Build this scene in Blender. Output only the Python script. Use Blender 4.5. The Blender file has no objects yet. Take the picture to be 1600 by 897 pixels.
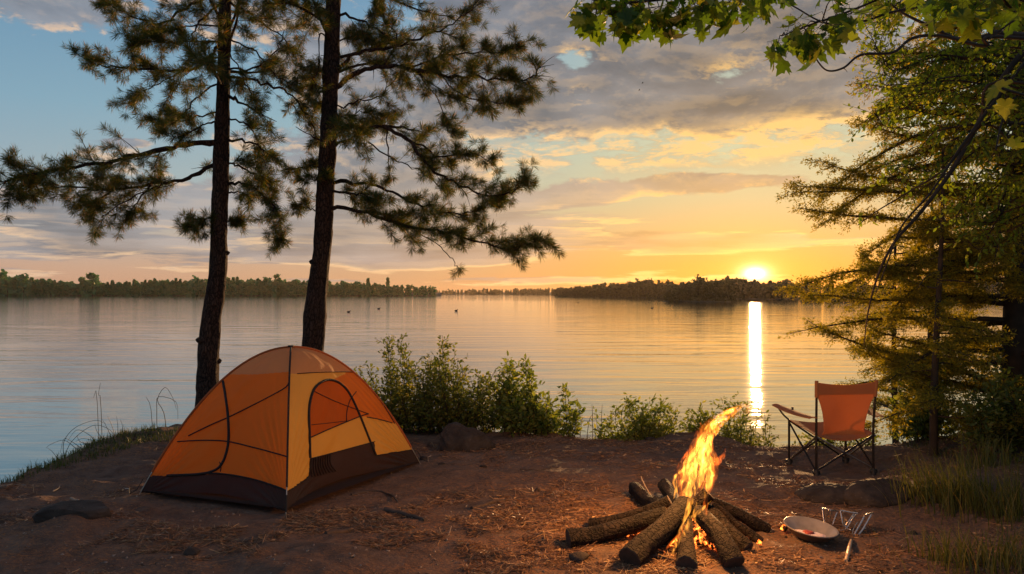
import bpy, math, random
import numpy as np
from mathutils import Vector, Matrix

# ------------------------------------------------------------------ basics
random.seed(7)
R = np.random.RandomState(11)
rad = math.radians
F = 1244.0          # focal length in photograph pixels
HZ = 458.0          # horizon row of the photograph
CAMZ = 1.7
WATER = -0.9
SUN_AZ = math.atan2(380, F)
SUN_EL = rad(3.4)
scene = bpy.context.scene
COL = scene.collection

def P(px, py, D):
    return np.array([(px - 800.0) / F * D, D, CAMZ - (py - HZ) / F * D])

def G(px, py):
    D = F * CAMZ / (py - HZ)
    return np.array([(px - 800.0) / F * D, D, 0.0])

def lin(r, g, b):
    f = lambda c: (c / 255 / 12.92) if c / 255 <= 0.04045 else ((c / 255 + 0.055) / 1.055) ** 2.4
    return (f(r), f(g), f(b))

def nrm(v):
    v = np.asarray(v, float)
    return v / (np.linalg.norm(v, axis=-1, keepdims=True) + 1e-12)

# ------------------------------------------------------------------ numpy noise
_LAT = np.random.RandomState(3).rand(64, 64, 64)
def vnoise(x, y, z=0.0):
    x, y, z = np.broadcast_arrays(np.asarray(x, float), np.asarray(y, float), np.asarray(z, float))
    xi, yi, zi = np.floor(x).astype(int), np.floor(y).astype(int), np.floor(z).astype(int)
    fx, fy, fz = x - xi, y - yi, z - zi
    fx, fy, fz = [t * t * (3 - 2 * t) for t in (fx, fy, fz)]
    r = 0
    for a in (0, 1):
        for b in (0, 1):
            for c in (0, 1):
                w = (fx if a else 1 - fx) * (fy if b else 1 - fy) * (fz if c else 1 - fz)
                r = r + w * _LAT[(xi + a) & 63, (yi + b) & 63, (zi + c) & 63]
    return r * 2 - 1

def fbm(x, y, z=0.0, o=4):
    s, a, k = 0, 1.0, 1.0
    for i in range(o):
        s = s + a * vnoise(x * k + 13.7 * i, y * k + 5.1 * i, np.asarray(z) * k + 3.3 * i)
        a *= 0.5; k *= 2.03
    return s

# ------------------------------------------------------------------ objects
def tag(o, label=None, cat=None, group=None, kind=None):
    if label: o['label'] = label
    if cat: o['category'] = cat
    if group: o['group'] = group
    if kind: o['kind'] = kind
    return o

def empty(name, loc, label, cat, group=None, rz=0.0):
    o = bpy.data.objects.new(name, None)
    o.empty_display_size = 0.1
    o.location = Vector([float(c) for c in loc]); o.rotation_euler = (0, 0, rz)
    COL.objects.link(o)
    return tag(o, label, cat, group)

class MB:
    """collects verts and faces (world coordinates unless told otherwise)"""
    def __init__(s):
        s.v = []; s.f = []; s.n = 0
    def add(s, v, f):
        v = np.asarray(v, float).reshape(-1, 3); f = np.asarray(f, int)
        s.v.append(v); s.f.append(f + s.n); s.n += len(v)
        return s
    def tube(s, pts, rads, sides=6, cap=True, flat=1.0):
        pts = np.asarray(pts, float); n = len(pts)
        rads = np.broadcast_to(np.asarray(rads, float), (n,))
        t = nrm(np.gradient(pts, axis=0))
        up = np.array([0.0, 0, 1]) if abs(t[0, 2]) < 0.9 else np.array([1.0, 0, 0])
        a = nrm(np.cross(t[0], up)); V = []
        for i in range(n):
            a = nrm(a - t[i] * np.dot(a, t[i])); b = np.cross(t[i], a)
            th = np.arange(sides) / sides * 2 * math.pi
            V.append(pts[i] + rads[i] * (np.cos(th)[:, None] * a + flat * np.sin(th)[:, None] * b))
        V = np.concatenate(V)
        i = np.arange(n - 1)[:, None] * sides; j = np.arange(sides)[None, :]; k = (j + 1) % sides
        q = np.stack([i + j, i + k, i + sides + k, i + sides + j], -1).reshape(-1, 4)
        s.add(V, q)
        if cap:
            s.add(V[:sides], [list(range(sides))[::-1]])
            s.add(V[-sides:], [list(range(sides))])
        return s
    def box(s, c, d, M=None):
        c = np.asarray(c, float); d = np.asarray(d, float) / 2
        v = np.array([[x, y, z] for x in (-1, 1) for y in (-1, 1) for z in (-1, 1)]) * d
        if M is not None: v = v @ np.array(M).T
        s.add(v + c, [[0, 1, 3, 2], [4, 6, 7, 5], [0, 4, 5, 1], [2, 3, 7, 6], [0, 2, 6, 4], [1, 5, 7, 3]])
        return s
    def build(s, name, mat, parent=None, smooth=True, local=False):
        v = np.concatenate(s.v) if s.v else np.zeros((0, 3))
        if parent is not None and not local:
            v = v - chain_loc(parent)
        me = bpy.data.meshes.new(name)
        me.vertices.add(len(v)); me.vertices.foreach_set('co', v.astype(np.float32).ravel())
        cnt = np.concatenate([np.full(len(f), f.shape[1]) for f in s.f]).astype(np.int32)
        idx = np.concatenate([f.ravel() for f in s.f]).astype(np.int32)
        me.loops.add(len(idx)); me.loops.foreach_set('vertex_index', idx)
        me.polygons.add(len(cnt))
        st = np.concatenate([[0], np.cumsum(cnt)[:-1]]).astype(np.int32)
        me.polygons.foreach_set('loop_start', st)
        me.polygons.foreach_set('loop_total', cnt)
        me.update(calc_edges=True)
        me.polygons.foreach_set('use_smooth', np.full(len(cnt), smooth, dtype=bool))
        me.materials.append(mat)
        o = bpy.data.objects.new(name, me); COL.objects.link(o)
        if parent is not None: o.parent = parent
        return o

def chain_loc(o):
    l = np.zeros(3)
    while o is not None:
        l = l + np.array(o.location); o = o.parent
    return l

def rebase(o, loc):
    """move a mesh's origin to loc, leaving it where it stands"""
    me = o.data; n = len(me.vertices); a = np.empty(n * 3, np.float32)
    me.vertices.foreach_get('co', a); a = a.reshape(-1, 3) - np.asarray(loc, np.float32)
    me.vertices.foreach_set('co', a.ravel()); o.location = Vector([float(c) for c in loc])

def catmull(pts, per=6):
    p = np.asarray(pts, float)
    if len(p) < 3:
        t = np.linspace(0, 1, per + 1)[:, None]
        return p[0] * (1 - t) + p[-1] * t
    q = np.vstack([2 * p[0] - p[1], p, 2 * p[-1] - p[-2]]); out = []
    for i in range(1, len(q) - 2):
        for t in np.arange(per) / per:
            a, b, c, d = q[i - 1], q[i], q[i + 1], q[i + 2]
            out.append(0.5 * ((2 * b) + (c - a) * t + (2 * a - 5 * b + 4 * c - d) * t * t + (3 * b - a - 3 * c + d) * t ** 3))
    out.append(p[-1])
    return np.array(out)

def inst(mb, tv, tf, org, X, Y, sc):
    """place a template (in its X, Y, Z axes) at many origins"""
    tv = np.asarray(tv, float); tf = np.asarray(tf, int); N = len(org)
    if N == 0: return
    X = nrm(X); Y = nrm(Y - X * np.sum(X * Y, -1, keepdims=True)); Z = np.cross(X, Y)
    sc = np.broadcast_to(np.asarray(sc, float), (N,))[:, None, None]
    V = (tv[None, :, 0:1] * X[:, None] + tv[None, :, 1:2] * Y[:, None] + tv[None, :, 2:3] * Z[:, None]) * sc + org[:, None]
    f = (tf[None] + (np.arange(N) * len(tv))[:, None, None]).reshape(-1, tf.shape[1])
    mb.add(V.reshape(-1, 3), f)

# leaf templates: X is the leaf's length, Y its width
LEAF_V = [[0, 0, 0], [.3, .21, .05], [.68, .2, .04], [1, 0, -.06], [.68, -.2, .04], [.3, -.21, .05]]
LEAF_F = [[0, 1, 2, 3], [0, 3, 4, 5]]
DIA_V = [[0, 0, 0], [.5, .24, .05], [1, 0, -.04], [.5, -.24, .05]]
DIA_F = [[0, 1, 2], [0, 2, 3]]
NEE_V = [[0, 0, 0], [.45, .15, .03], [1, 0, -.04], [.45, -.15, .03]]
def maple_template():
    o = [(0, 0), (-.1, .2), (.02, .44), (.2, .36), (.28, .66), (.42, .5), (.52, .62), (.5, .26), (.72, .3), (.78, .16), (1.08, 0)]
    up = [(x, y) for x, y in o]
    dn = [(x, -y) for x, y in o[1:-1]][::-1]
    pts = up + dn
    v = [[x, y, -.30 * x * x - .5 * y * y + .16 * abs(y)] for x, y in pts]
    c = len(v); v.append([.36, 0, -.0])
    n = len(pts)
    f = [[c, i, (i + 1) % n] for i in range(n)]
    return v, f
MAPLE_V, MAPLE_F = maple_template()

# ------------------------------------------------------------------ node helpers
class NT:
    def __init__(s, tree):
        s.t = tree; tree.nodes.clear()
    def n(s, typ, **k):
        nd = s.t.nodes.new(typ)
        for a, b in k.items(): setattr(nd, a, b)
        return nd
    def link(s, a, b): s.t.links.new(a, b)
    def put(s, sock, val):
        if isinstance(val, E): s.link(val.s, sock)
        elif hasattr(val, 'is_output'): s.link(val, sock)
        elif isinstance(val, (tuple, list)) and len(val) == 3 and sock.type == 'RGBA': sock.default_value = (*val, 1)
        else: sock.default_value = val
    def math(s, op, *a):
        nd = s.n('ShaderNodeMath', operation=op)
        for i, x in enumerate(a): s.put(nd.inputs[i], x)
        return E(s, nd.outputs[0])
    def vec(s, x, y, z=0.0):
        nd = s.n('ShaderNodeCombineXYZ')
        for i, q in enumerate((x, y, z)): s.put(nd.inputs[i], q)
        return nd.outputs[0]
    def noise(s, v, scale=1.0, detail=4, rough=.5, dist=0.0, out=0):
        nd = s.n('ShaderNodeTexNoise')
        if v is not None: s.put(nd.inputs['Vector'], v)
        nd.inputs['Scale'].default_value = scale; nd.inputs['Detail'].default_value = detail
        nd.inputs['Roughness'].default_value = rough; nd.inputs['Distortion'].default_value = dist
        return E(s, nd.outputs[out])
    def smooth(s, x, a, b):
        nd = s.n('ShaderNodeMapRange', interpolation_type='SMOOTHSTEP')
        s.put(nd.inputs[0], x); nd.inputs[1].default_value = a; nd.inputs[2].default_value = b
        return E(s, nd.outputs[0])
    def ramp(s, x, stops, interp='LINEAR'):
        nd = s.n('ShaderNodeValToRGB'); nd.color_ramp.interpolation = interp
        el = nd.color_ramp.elements
        while len(el) < len(stops): el.new(0.5)
        for e, (p, c) in zip(el, stops): e.position = p; e.color = (*c, 1)
        s.put(nd.inputs[0], x)
        return nd.outputs[0]
    def mix(s, f, a, b, mode='MIX'):
        nd = s.n('ShaderNodeMix', data_type='RGBA', blend_type=mode, clamp_factor=True)
        s.put(nd.inputs[0], f); s.put(nd.inputs[6], a); s.put(nd.inputs[7], b)
        return nd.outputs[2]
    def scale(s, c, f):
        nd = s.n('ShaderNodeVectorMath', operation='SCALE')
        s.put(nd.inputs[0], c); s.put(nd.inputs[3], f)
        return nd.outputs[0]
    def vadd(s, a, b):
        nd = s.n('ShaderNodeVectorMath', operation='ADD')
        s.put(nd.inputs[0], a); s.put(nd.inputs[1], b)
        return nd.outputs[0]
class E:
    def __init__(s, t, sock): s.t = t; s.s = sock
    def __add__(s, o): return s.t.math('ADD', s, o)
    def __radd__(s, o): return s.t.math('ADD', o, s)
    def __sub__(s, o): return s.t.math('SUBTRACT', s, o)
    def __rsub__(s, o): return s.t.math('SUBTRACT', o, s)
    def __mul__(s, o): return s.t.math('MULTIPLY', s, o)
    def __rmul__(s, o): return s.t.math('MULTIPLY', o, s)
    def __truediv__(s, o): return s.t.math('DIVIDE', s, o)
    def __neg__(s): return s.t.math('MULTIPLY', s, -1.0)
    def clamp(s):
        r = s.t.math('ADD', s, 0.0); r.s.node.use_clamp = True; return r

def new_mat(name):
    m = bpy.data.materials.new(name); m.use_nodes = True
    return m, NT(m.node_tree)

def principled(t, color, rough=.8, spec=.3, metal=0.0, bump=None, bstr=.5, bdist=.01, **k):
    b = t.n('ShaderNodeBsdfPrincipled')
    t.put(b.inputs['Base Color'], color); t.put(b.inputs['Roughness'], rough)
    b.inputs['Specular IOR Level'].default_value = spec; b.inputs['Metallic'].default_value = metal
    for a, v in k.items(): t.put(b.inputs[a], v)
    if bump is not None:
        bn = t.n('ShaderNodeBump'); bn.inputs['Strength'].default_value = bstr; bn.inputs['Distance'].default_value = bdist
        t.put(bn.inputs['Height'], bump); t.link(bn.outputs[0], b.inputs['Normal'])
    return b

def out(t, surf=None, vol=None):
    o = t.n('ShaderNodeOutputMaterial')
    if surf is not None: t.link(surf, o.inputs['Surface'])
    if vol is not None: t.link(vol, o.inputs['Volume'])

def mat_simple(name, c1, c2=None, scale=8.0, rough=.8, spec=.3, metal=0.0, bstr=.4, bdist=.004, stretch=(1, 1, 1), detail=6):
    m, t = new_mat(name)
    tc = t.n('ShaderNodeTexCoord'); mp = t.n('ShaderNodeMapping'); mp.inputs['Scale'].default_value = stretch
    t.link(tc.outputs['Object'], mp.inputs[0])
    nz = t.noise(mp.outputs[0], scale, detail, .6)
    col = t.ramp(nz, [(.3, c1), (.7, c2 or tuple(x * .7 for x in c1))])
    b = principled(t, col, rough, spec, metal, nz, bstr, bdist)
    out(t, b.outputs[0]); return m

def mat_leaf(name, c1, c2, trans=.45, tcol=(1.6, 1.5, .6), c3=None):
    """thin leaf: reflects and lets light through, each leaf a little different"""
    m, t = new_mat(name)
    g = t.n('ShaderNodeNewGeometry')
    st = [(0.0, c1), (.8, c2)] + ([(1.0, c3)] if c3 else [])
    col = t.ramp(E(t, g.outputs['Random Per Island']), st)
    b = principled(t, col, .55, .35)
    tr = t.n('ShaderNodeBsdfTranslucent')
    tm = t.n('ShaderNodeVectorMath', operation='MULTIPLY'); t.put(tm.inputs[0], col); tm.inputs[1].default_value = tcol
    t.link(tm.outputs[0], tr.inputs[0])
    mx = t.n('ShaderNodeMixShader'); mx.inputs[0].default_value = trans
    t.link(b.outputs[0], mx.inputs[1]); t.link(tr.outputs[0], mx.inputs[2])
    out(t, mx.outputs[0]); return m

def mat_fabric(name, c, trans=.5, weave=900, tc=None, rough=.75):
    m, t = new_mat(name)
    co = t.n('ShaderNodeTexCoord')
    nz = t.noise(co.outputs['Object'], 3.0, 5, .55, .4)
    fine = t.noise(co.outputs['Object'], weave, 2, .5)
    col = t.mix(nz, tuple(x * .86 for x in c), tuple(min(1, x * 1.1) for x in c))
    b = principled(t, col, rough, .25, 0, nz * .8 + fine * .05, .7, .035)
    if trans > 0:
        tr = t.n('ShaderNodeBsdfTranslucent'); t.put(tr.inputs[0], tc or c)
        mx = t.n('ShaderNodeMixShader'); mx.inputs[0].default_value = trans
        t.link(b.outputs[0], mx.inputs[1]); t.link(tr.outputs[0], mx.inputs[2]); out(t, mx.outputs[0])
    else: out(t, b.outputs[0])
    return m

# ------------------------------------------------------------------ the air's light: sky with clouds, and the sun
def build_world():
    w = bpy.data.worlds.new('World'); scene.world = w; w.use_nodes = True
    t = NT(w.node_tree)
    tc = t.n('ShaderNodeTexCoord'); sp = t.n('ShaderNodeSeparateXYZ'); t.link(tc.outputs['Generated'], sp.inputs[0])
    x, y, z = [E(t, o) for o in sp.outputs]
    az = t.math('ARCTAN2', x, y) * (180 / math.pi)
    el = t.math('ARCSINE', z) * (180 / math.pi)
    ela = t.math('ABSOLUTE', el)                     # below the horizon: mirrored, never seen
    saz = math.degrees(SUN_AZ); sel = 1.35
    dz = az - saz
    near = t.math('EXPONENT', -(dz * dz) * (1 / 14.0 ** 2))
    mid = t.math('EXPONENT', -(dz * dz) * (1 / 32.0 ** 2))
    e01 = (ela * (1 / 60.0)).clamp()
    k = 1 / 60
    far = t.ramp(e01, [(0, lin(194, 150, 126)), (1.6 * k, lin(192, 158, 140)), (3.5 * k, lin(172, 164, 162)), (7 * k, lin(150, 168, 180)),
                       (12 * k, lin(124, 160, 182)), (20 * k, lin(92, 136, 170)), (40 * k, lin(72, 112, 156)), (1, lin(48, 80, 122))])
    cen = t.ramp(e01, [(0, lin(206, 150, 100)), (3 * k, lin(214, 172, 122)), (7 * k, lin(192, 188, 156)), (12 * k, lin(160, 188, 188)),
                       (20 * k, lin(122, 160, 186)), (40 * k, lin(80, 120, 160)), (1, lin(48, 80, 122))])
    sunr = t.ramp(e01, [(0, lin(214, 122, 44)), (2 * k, lin(210, 134, 60)), (4 * k, lin(200, 154, 98)), (6.5 * k, lin(190, 176, 136)), (10 * k, lin(190, 194, 160)),
                        (20 * k, lin(150, 172, 176)), (40 * k, lin(84, 124, 160)), (1, lin(48, 80, 122))])
    base = t.mix(near, t.mix(mid, far, cen), sunr)
    # --- clouds: noise drawn out along the horizon, thicker where the photograph has its banks
    lowm = t.smooth(el, 8.5, 5.0)
    def field(de, da=0.0):
        a = az + da; e = el + de
        warp = t.noise(t.vec(a * .05, e * .13, 3.1), 2.0, 3, .5, out=1)
        ws = t.scale(warp.s, .35)
        f1 = t.noise(t.vadd(t.vec(a * .085, e * .19, 1.7), ws), 1.7, 10, .62)
        f2 = t.noise(t.vadd(t.vec(a * .06, e * .62, 7.3), ws), 1.6, 8, .58)
        return f1 * (1.0 - lowm) + f2 * lowm
    def blob(a0, e0, sa, se, amp):
        u = (az - a0) * (1 / sa); v = (el - e0) * (1 / se)
        return t.math('EXPONENT', -(u * u + v * v)) * amp
    bank = (blob(11, 15.0, 14, 4.6, 1.25) + blob(21, 14.2, 8, 3.6, .8) + blob(1, 17.5, 6, 6, .6) + blob(14, 20, 12, 4, .5)).clamp()
    bias = (bank * .285 + blob(8, 21, 15, 3, .12)
            + blob(5.2, 6.9, 2.2, .6, .40) + blob(14.5, 7.7, 4.4, .7, .36) + blob(12.0, 3.7, 7, .55, .20) + blob(18, 3.5, 5, .5, .22)
            + blob(-20, 5.4, 17, 2.6, .30) + blob(-5, 5.6, 8, 2.6, .27) + blob(-15, 2.6, 22, .7, .20) + blob(3, 3.7, 6, .7, .20)
            + blob(-29, 17.9, 6, 1.7, .34) + blob(-12, 17, 8, 7, .15) + blob(-28.7, 13.4, 1.0, .32, .36) + blob(-32.5, 13.1, 1.6, .4, .34) + blob(-26, 9.7, 1.4, .25, .30)
            + blob(-11, 11, 9, 5, .21) + blob(4, .9, 22, .35, .15))
    bias = bias - blob(-26, 12.5, 9, 3.6, .20) - blob(11, 9.0, 12, .8, .12) - blob(20, 5.6, 8, .9, .12) - blob(4.4, 16.0, 1.6, 1.6, .17) - blob(5.2, 13.2, 1.4, 1.2, .15)
    up = t.smooth(el, 24, 40) * .10
    f0 = field(0.0) + bias + up
    f1 = field(-.5, .15) + bias
    f2 = field(.7, -.3) + bias
    dens = t.smooth(f0, .585, .675)
    thick = t.smooth(f0, .60, .80)
    rim = ((f0 - f1) * 13.0 + .15).clamp()
    fl = t.noise(t.vec(az * .07, el * .16, 9.0), 1.7, 3, .5)
    relief = ((f0 - f2) * 1.6 + (fl - .5) * 2.6 + .5).clamp()
    lit = t.mix(mid, lin(232, 196, 164), t.mix(near, lin(254, 206, 142), lin(250, 196, 112)))
    shd = t.mix(mid, lin(130, 140, 156), t.mix(near, t.ramp(e01, [(0, lin(190, 140, 116)), (6 * k, lin(148, 134, 132)), (12 * k, lin(112, 116, 128)), (1, lin(104, 116, 138))]),
                t.ramp(e01, [(0, lin(226, 138, 64)), (4 * k, lin(206, 146, 92)), (8 * k, lin(136, 112, 98)), (13 * k, lin(92, 88, 92)), (19 * k, lin(96, 97, 106)), (1, lin(90, 100, 120))])))
    shd = t.mix(relief, t.mix(.42, shd, (.03, .035, .05)), t.mix(.24, shd, lin(206, 200, 198)))
    bn = t.noise(t.vec(az * .16, el * .62, 2.0), 1.9, 9, .66, .3)
    under = (blob(12, 9.9, 12, 1.15, 1.5) + blob(21, 11.0, 4, .9, 1.3) + blob(3, 9.9, 5, .8, 1.2)).clamp() * t.smooth(bn, .40, .56)
    small = t.smooth(el, 9.0, 7.0) * mid * .20
    lf = (rim * (1.0 - thick * .88) + under + small).clamp()
    sky = t.mix(t.math('MAXIMUM', dens * .95, under * .8), base, t.mix(lf, shd, lit))
    # --- the sun itself and the glow round it
    ue = el - sel
    d2 = dz * dz + ue * ue
    disc = t.math('EXPONENT', t.math('SQRT', dz * dz * .6 + ue * ue * 1.8 + .01) * (-1 / .24)) * 14.0
    g1 = t.math('EXPONENT', t.math('SQRT', dz * dz * .7 + ue * ue * 1.6) * (-1 / 1.0)) * .75
    g2 = t.math('EXPONENT', t.math('SQRT', dz * dz * .5 + ue * ue) * (-1 / 3.0)) * .09
    def tint(c, f): return t.scale(t.vec(*c), f)
    sky = t.vadd(sky, tint((1, .86, .5), disc)); sky = t.vadd(sky, tint((1, .62, .16), g1)); sky = t.vadd(sky, tint((1, .42, .05), g2))
    st = t.n('ShaderNodeTexSky', sky_type='NISHITA'); st.sun_disc = False
    st.sun_elevation = SUN_EL; st.sun_rotation = SUN_AZ
    b1 = t.n('ShaderNodeBackground'); t.link(sky, b1.inputs[0]); b1.inputs[1].default_value = .85
    b2 = t.n('ShaderNodeBackground'); t.link(st.outputs[0], b2.inputs[0]); b2.inputs[1].default_value = .012
    ad = t.n('ShaderNodeAddShader'); t.link(b1.outputs[0], ad.inputs[0]); t.link(b2.outputs[0], ad.inputs[1])
    o = t.n('ShaderNodeOutputWorld'); t.link(ad.outputs[0], o.inputs[0])
    w.cycles.sampling_method = 'MANUAL'; w.cycles.sample_map_resolution = 1024

def build_sun():
    l = bpy.data.lights.new('sun', 'SUN'); l.energy = 5.0; l.angle = rad(.6); l.color = (1.0, .54, .22)
    o = bpy.data.objects.new('sun', l); COL.objects.link(o)
    s = Vector((math.sin(SUN_AZ) * math.cos(SUN_EL), math.cos(SUN_AZ) * math.cos(SUN_EL), math.sin(SUN_EL)))
    o.rotation_euler = (-s).to_track_quat('-Z', 'Y').to_euler(); o.location = (0, 0, 30)

def build_camera():
    c = bpy.data.cameras.new('camera'); c.sensor_width = 36; c.lens = 36 * F / 1600
    c.shift_y = (HZ - 448.5) / 1600; c.clip_end = 20000; c.clip_start = .05
    o = bpy.data.objects.new('camera', c); COL.objects.link(o)
    o.location = (0, 0, CAMZ); o.rotation_euler = (rad(90), 0, 0)
    scene.camera = o

def settings():
    v = scene.view_settings; v.view_transform = 'Standard'; v.look = 'None'; v.gamma = 1; v.exposure = .22
    cy = scene.cycles
    cy.use_denoising = True; cy.max_bounces = 8; cy.diffuse_bounces = 3; cy.glossy_bounces = 3
    cy.transmission_bounces = 4; cy.transparent_max_bounces = 8; cy.volume_bounces = 0
    cy.sample_clamp_indirect = 6; cy.caustics_reflective = False; cy.caustics_refractive = False
    cy.volume_step_rate = 1.0; cy.volume_max_steps = 96
# ------------------------------------------------------------------ ground and water
SHORE = np.array([(-60, -30), (-20, -10), (-9, 1), (-6.6, 4), (-5.4, 6), (-4.9, 7.3), (-4.75, 8.3), (-4.62, 9.5), (-4.3, 10.7), (-3.4, 11.0),
                  (-2.2, 10.7), (-1.0, 10.3), (.6, 9.6), (1.3, 9.5), (2.0, 9.65), (2.6, 9.3), (3.15, 9.0), (3.9, 8.9), (4.8, 9.3), (6.5, 10.6),
                  (9, 13), (14, 17), (25, 22), (60, 32), (60, -60), (-60, -60)], float)
def inside_dist(x, y):
    x = np.asarray(x, float); y = np.asarray(y, float)
    d = np.full(x.shape, 1e9); ins = np.zeros(x.shape, bool); n = len(SHORE)
    for i in range(n):
        a = SHORE[i]; b = SHORE[(i + 1) % n]; e = b - a
        t = np.clip(((x - a[0]) * e[0] + (y - a[1]) * e[1]) / (e @ e), 0, 1)
        d = np.minimum(d, np.hypot(x - a[0] - t * e[0], y - a[1] - t * e[1]))
        c = ((a[1] > y) != (b[1] > y)) & (x < (b[0] - a[0]) * (y - a[1]) / (b[1] - a[1] + 1e-12) + a[0])
        ins ^= c
    return np.where(ins, d, -d)
MOUNDS = [((2.1, 9.1), .55, .10), ((3.2, 8.7), .45, .06), ((.2, 9.3), .7, .05), ((3.9, 6.35), .75, .10), ((3.3, 6.45), .4, .05),
          ((-3.1, 5.6), .35, .09), ((-4.2, 8.6), .9, .09), ((-3.6, 7.9), .5, .04), ((5.4, 5.6), 1.4, .22), ((6, 7.5), 2, .25), ((-1.2, 5.0), .35, .04), ((-.5, 5.9), .4, .035)]
def gz(x, y):
    x = np.asarray(x, float); y = np.asarray(y, float)
    d = inside_dist(x, y) + .12 * vnoise(x * 1.3, y * 1.3, 2.0) + .05 * vnoise(x * 5, y * 5, 4.0)
    t = np.clip((d + .9) / 1.35, 0, 1); s = t * t * (3 - 2 * t)
    base = -1.75 + 1.75 * s
    rel = .035 * fbm(x * .55, y * .55, 1.0, 3) + .016 * fbm(x * 1.9, y * 2.6, 5.0, 4)
    ridg = (1 - np.abs(vnoise(x * 1.6 + .5 * vnoise(x * 2, y * 2, 7.), y * 3.4, 9.0))) ** 4
    rel = rel + .034 * ridg + .013 * fbm(x * 6, y * 10, 3.0, 4)
    rel = rel + .03 * np.clip(fbm(x * 1.1 + 4, y * 1.7, 8.0, 3), -.2, 1) * np.exp(-((x + .3) ** 2 / 4 + (y - 5.2) ** 2 / 1.2))
    for (c, r, h) in MOUNDS:
        rel = rel + h * np.exp(-((x - c[0]) ** 2 + (y - c[1]) ** 2) / r ** 2)
    # trodden flat under the tent and the chair
    for (cx, cy, r) in ((-2.0, 7.25, 1.35), (3.08, 7.6, .55)):
        w = np.exp(-(((x - cx) ** 2 + (y - cy) ** 2) / r ** 2) ** 2)
        rel = rel * (1 - .85 * w)
    return base + rel * s
def GP(px, py):
    g = G(px, py); g[2] = float(gz(g[0], g[1])); return g

def build_ground():
    def ax(a, b, lo, hi, fine, coarse):
        return np.concatenate([np.arange(a, lo, coarse), np.arange(lo, hi, fine), np.arange(hi, b + .01, coarse)])
    xs = ax(-60, 60, -7, 8, .032, 1.0); ys = ax(-58, 34, 2.8, 12, .03, 1.0)
    X, Y = np.meshgrid(xs, ys); Z = gz(X, Y)
    n, m = X.shape
    i = np.arange(n - 1)[:, None] * m; j = np.arange(m - 1)[None, :]
    q = np.stack([i + j, i + j + 1, i + m + j + 1, i + m + j], -1).reshape(-1, 4)
    mt, t = new_mat('bare_earth')
    tc = t.n('ShaderNodeTexCoord'); o = tc.outputs['Object']
    big = t.noise(o, .9, 5, .6, .5); med = t.noise(o, 5.0, 6, .62, .8); fine = t.noise(o, 38.0, 6, .7)
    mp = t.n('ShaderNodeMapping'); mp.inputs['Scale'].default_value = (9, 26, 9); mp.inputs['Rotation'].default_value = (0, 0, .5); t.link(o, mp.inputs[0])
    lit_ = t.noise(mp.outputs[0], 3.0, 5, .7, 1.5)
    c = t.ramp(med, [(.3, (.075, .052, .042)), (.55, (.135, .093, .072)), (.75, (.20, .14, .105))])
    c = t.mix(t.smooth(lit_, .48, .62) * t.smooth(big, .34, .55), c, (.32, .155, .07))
    c = t.mix(t.smooth(fine, .62, .75) * .6, c, (.30, .22, .15))
    c = t.mix(t.smooth(fine, .42, .3) * .5, c, (.04, .032, .026))
    sp = t.n('ShaderNodeSeparateXYZ'); t.link(o, sp.inputs[0])
    vo = t.n('ShaderNodeTexVoronoi'); vo.inputs['Scale'].default_value = 30; t.link(o, vo.inputs['Vector'])
    h = med * .35 + fine * .2 + lit_ * .3 + E(t, vo.outputs['Distance']) * -.12
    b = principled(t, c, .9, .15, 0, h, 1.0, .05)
    out(t, b.outputs[0])
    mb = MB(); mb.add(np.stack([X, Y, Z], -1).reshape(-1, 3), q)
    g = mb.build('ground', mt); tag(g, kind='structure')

def build_haze():
    m, t = new_mat('lake_haze'); v = t.n('ShaderNodeVolumePrincipled')
    v.inputs['Color'].default_value = (1, .84, .64, 1); v.inputs['Density'].default_value = HAZE; v.inputs['Anisotropy'].default_value = .55; out(t, None, v.outputs[0])
    mb = MB(); mb.box((0, 750, 6.5), (3000, 1900, 19)); o = mb.build('haze', m, smooth=False); tag(o, kind='stuff')
HAZE = .00006

def build_water():
    m, t = new_mat('lake_water')
    tc = t.n('ShaderNodeTexCoord'); o = tc.outputs['Object']
    def mp(s, r=0.0):
        q = t.n('ShaderNodeMapping'); q.inputs['Scale'].default_value = s; q.inputs['Rotation'].default_value = (0, 0, r)
        t.link(o, q.inputs[0]); return q.outputs[0]
    w1 = t.noise(mp((.12, .55, 1), .07), 1.0, 3, .5, .6)
    w2 = t.noise(mp((.5, 2.6, 1), -.08), 1.0, 3, .5, .4)
    w3 = t.noise(mp((2.2, 9.0, 1), .1), 1.0, 3, .5, .3)
    calm = t.smooth(t.noise(mp((.03, .12, 1)), 1.0, 3, .5, .5), .35, .65)
    h = w1 * .045 + (w2 * .0105 + w3 * .0026) * (calm * .75 + .35)
    b = t.n('ShaderNodeBump'); b.inputs['Strength'].default_value = 1.0; b.inputs['Distance'].default_value = 1.0
    t.put(b.inputs['Height'], h)
    p = principled(t, (.022, .034, .042), .03, .5); p.inputs['IOR'].default_value = 1.36
    t.link(b.outputs[0], p.inputs['Normal'])
    gl = t.n('ShaderNodeBsdfGlossy'); gl.inputs['Roughness'].default_value = .03; gl.inputs['Color'].default_value = (.9, .9, .9, 1); t.link(b.outputs[0], gl.inputs['Normal'])
    mx = t.n('ShaderNodeMixShader'); mx.inputs[0].default_value = .35
    t.link(p.outputs[0], mx.inputs[1]); t.link(gl.outputs[0], mx.inputs[2])
    out(t, mx.outputs[0])
    mb = MB(); s = 7000
    mb.add([[-s, -s, WATER], [s, -s, WATER], [s, s, WATER], [-s, s, WATER]], [[0, 1, 2, 3]])
    o = mb.build('water', m, smooth=False); tag(o, kind='structure')

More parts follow.
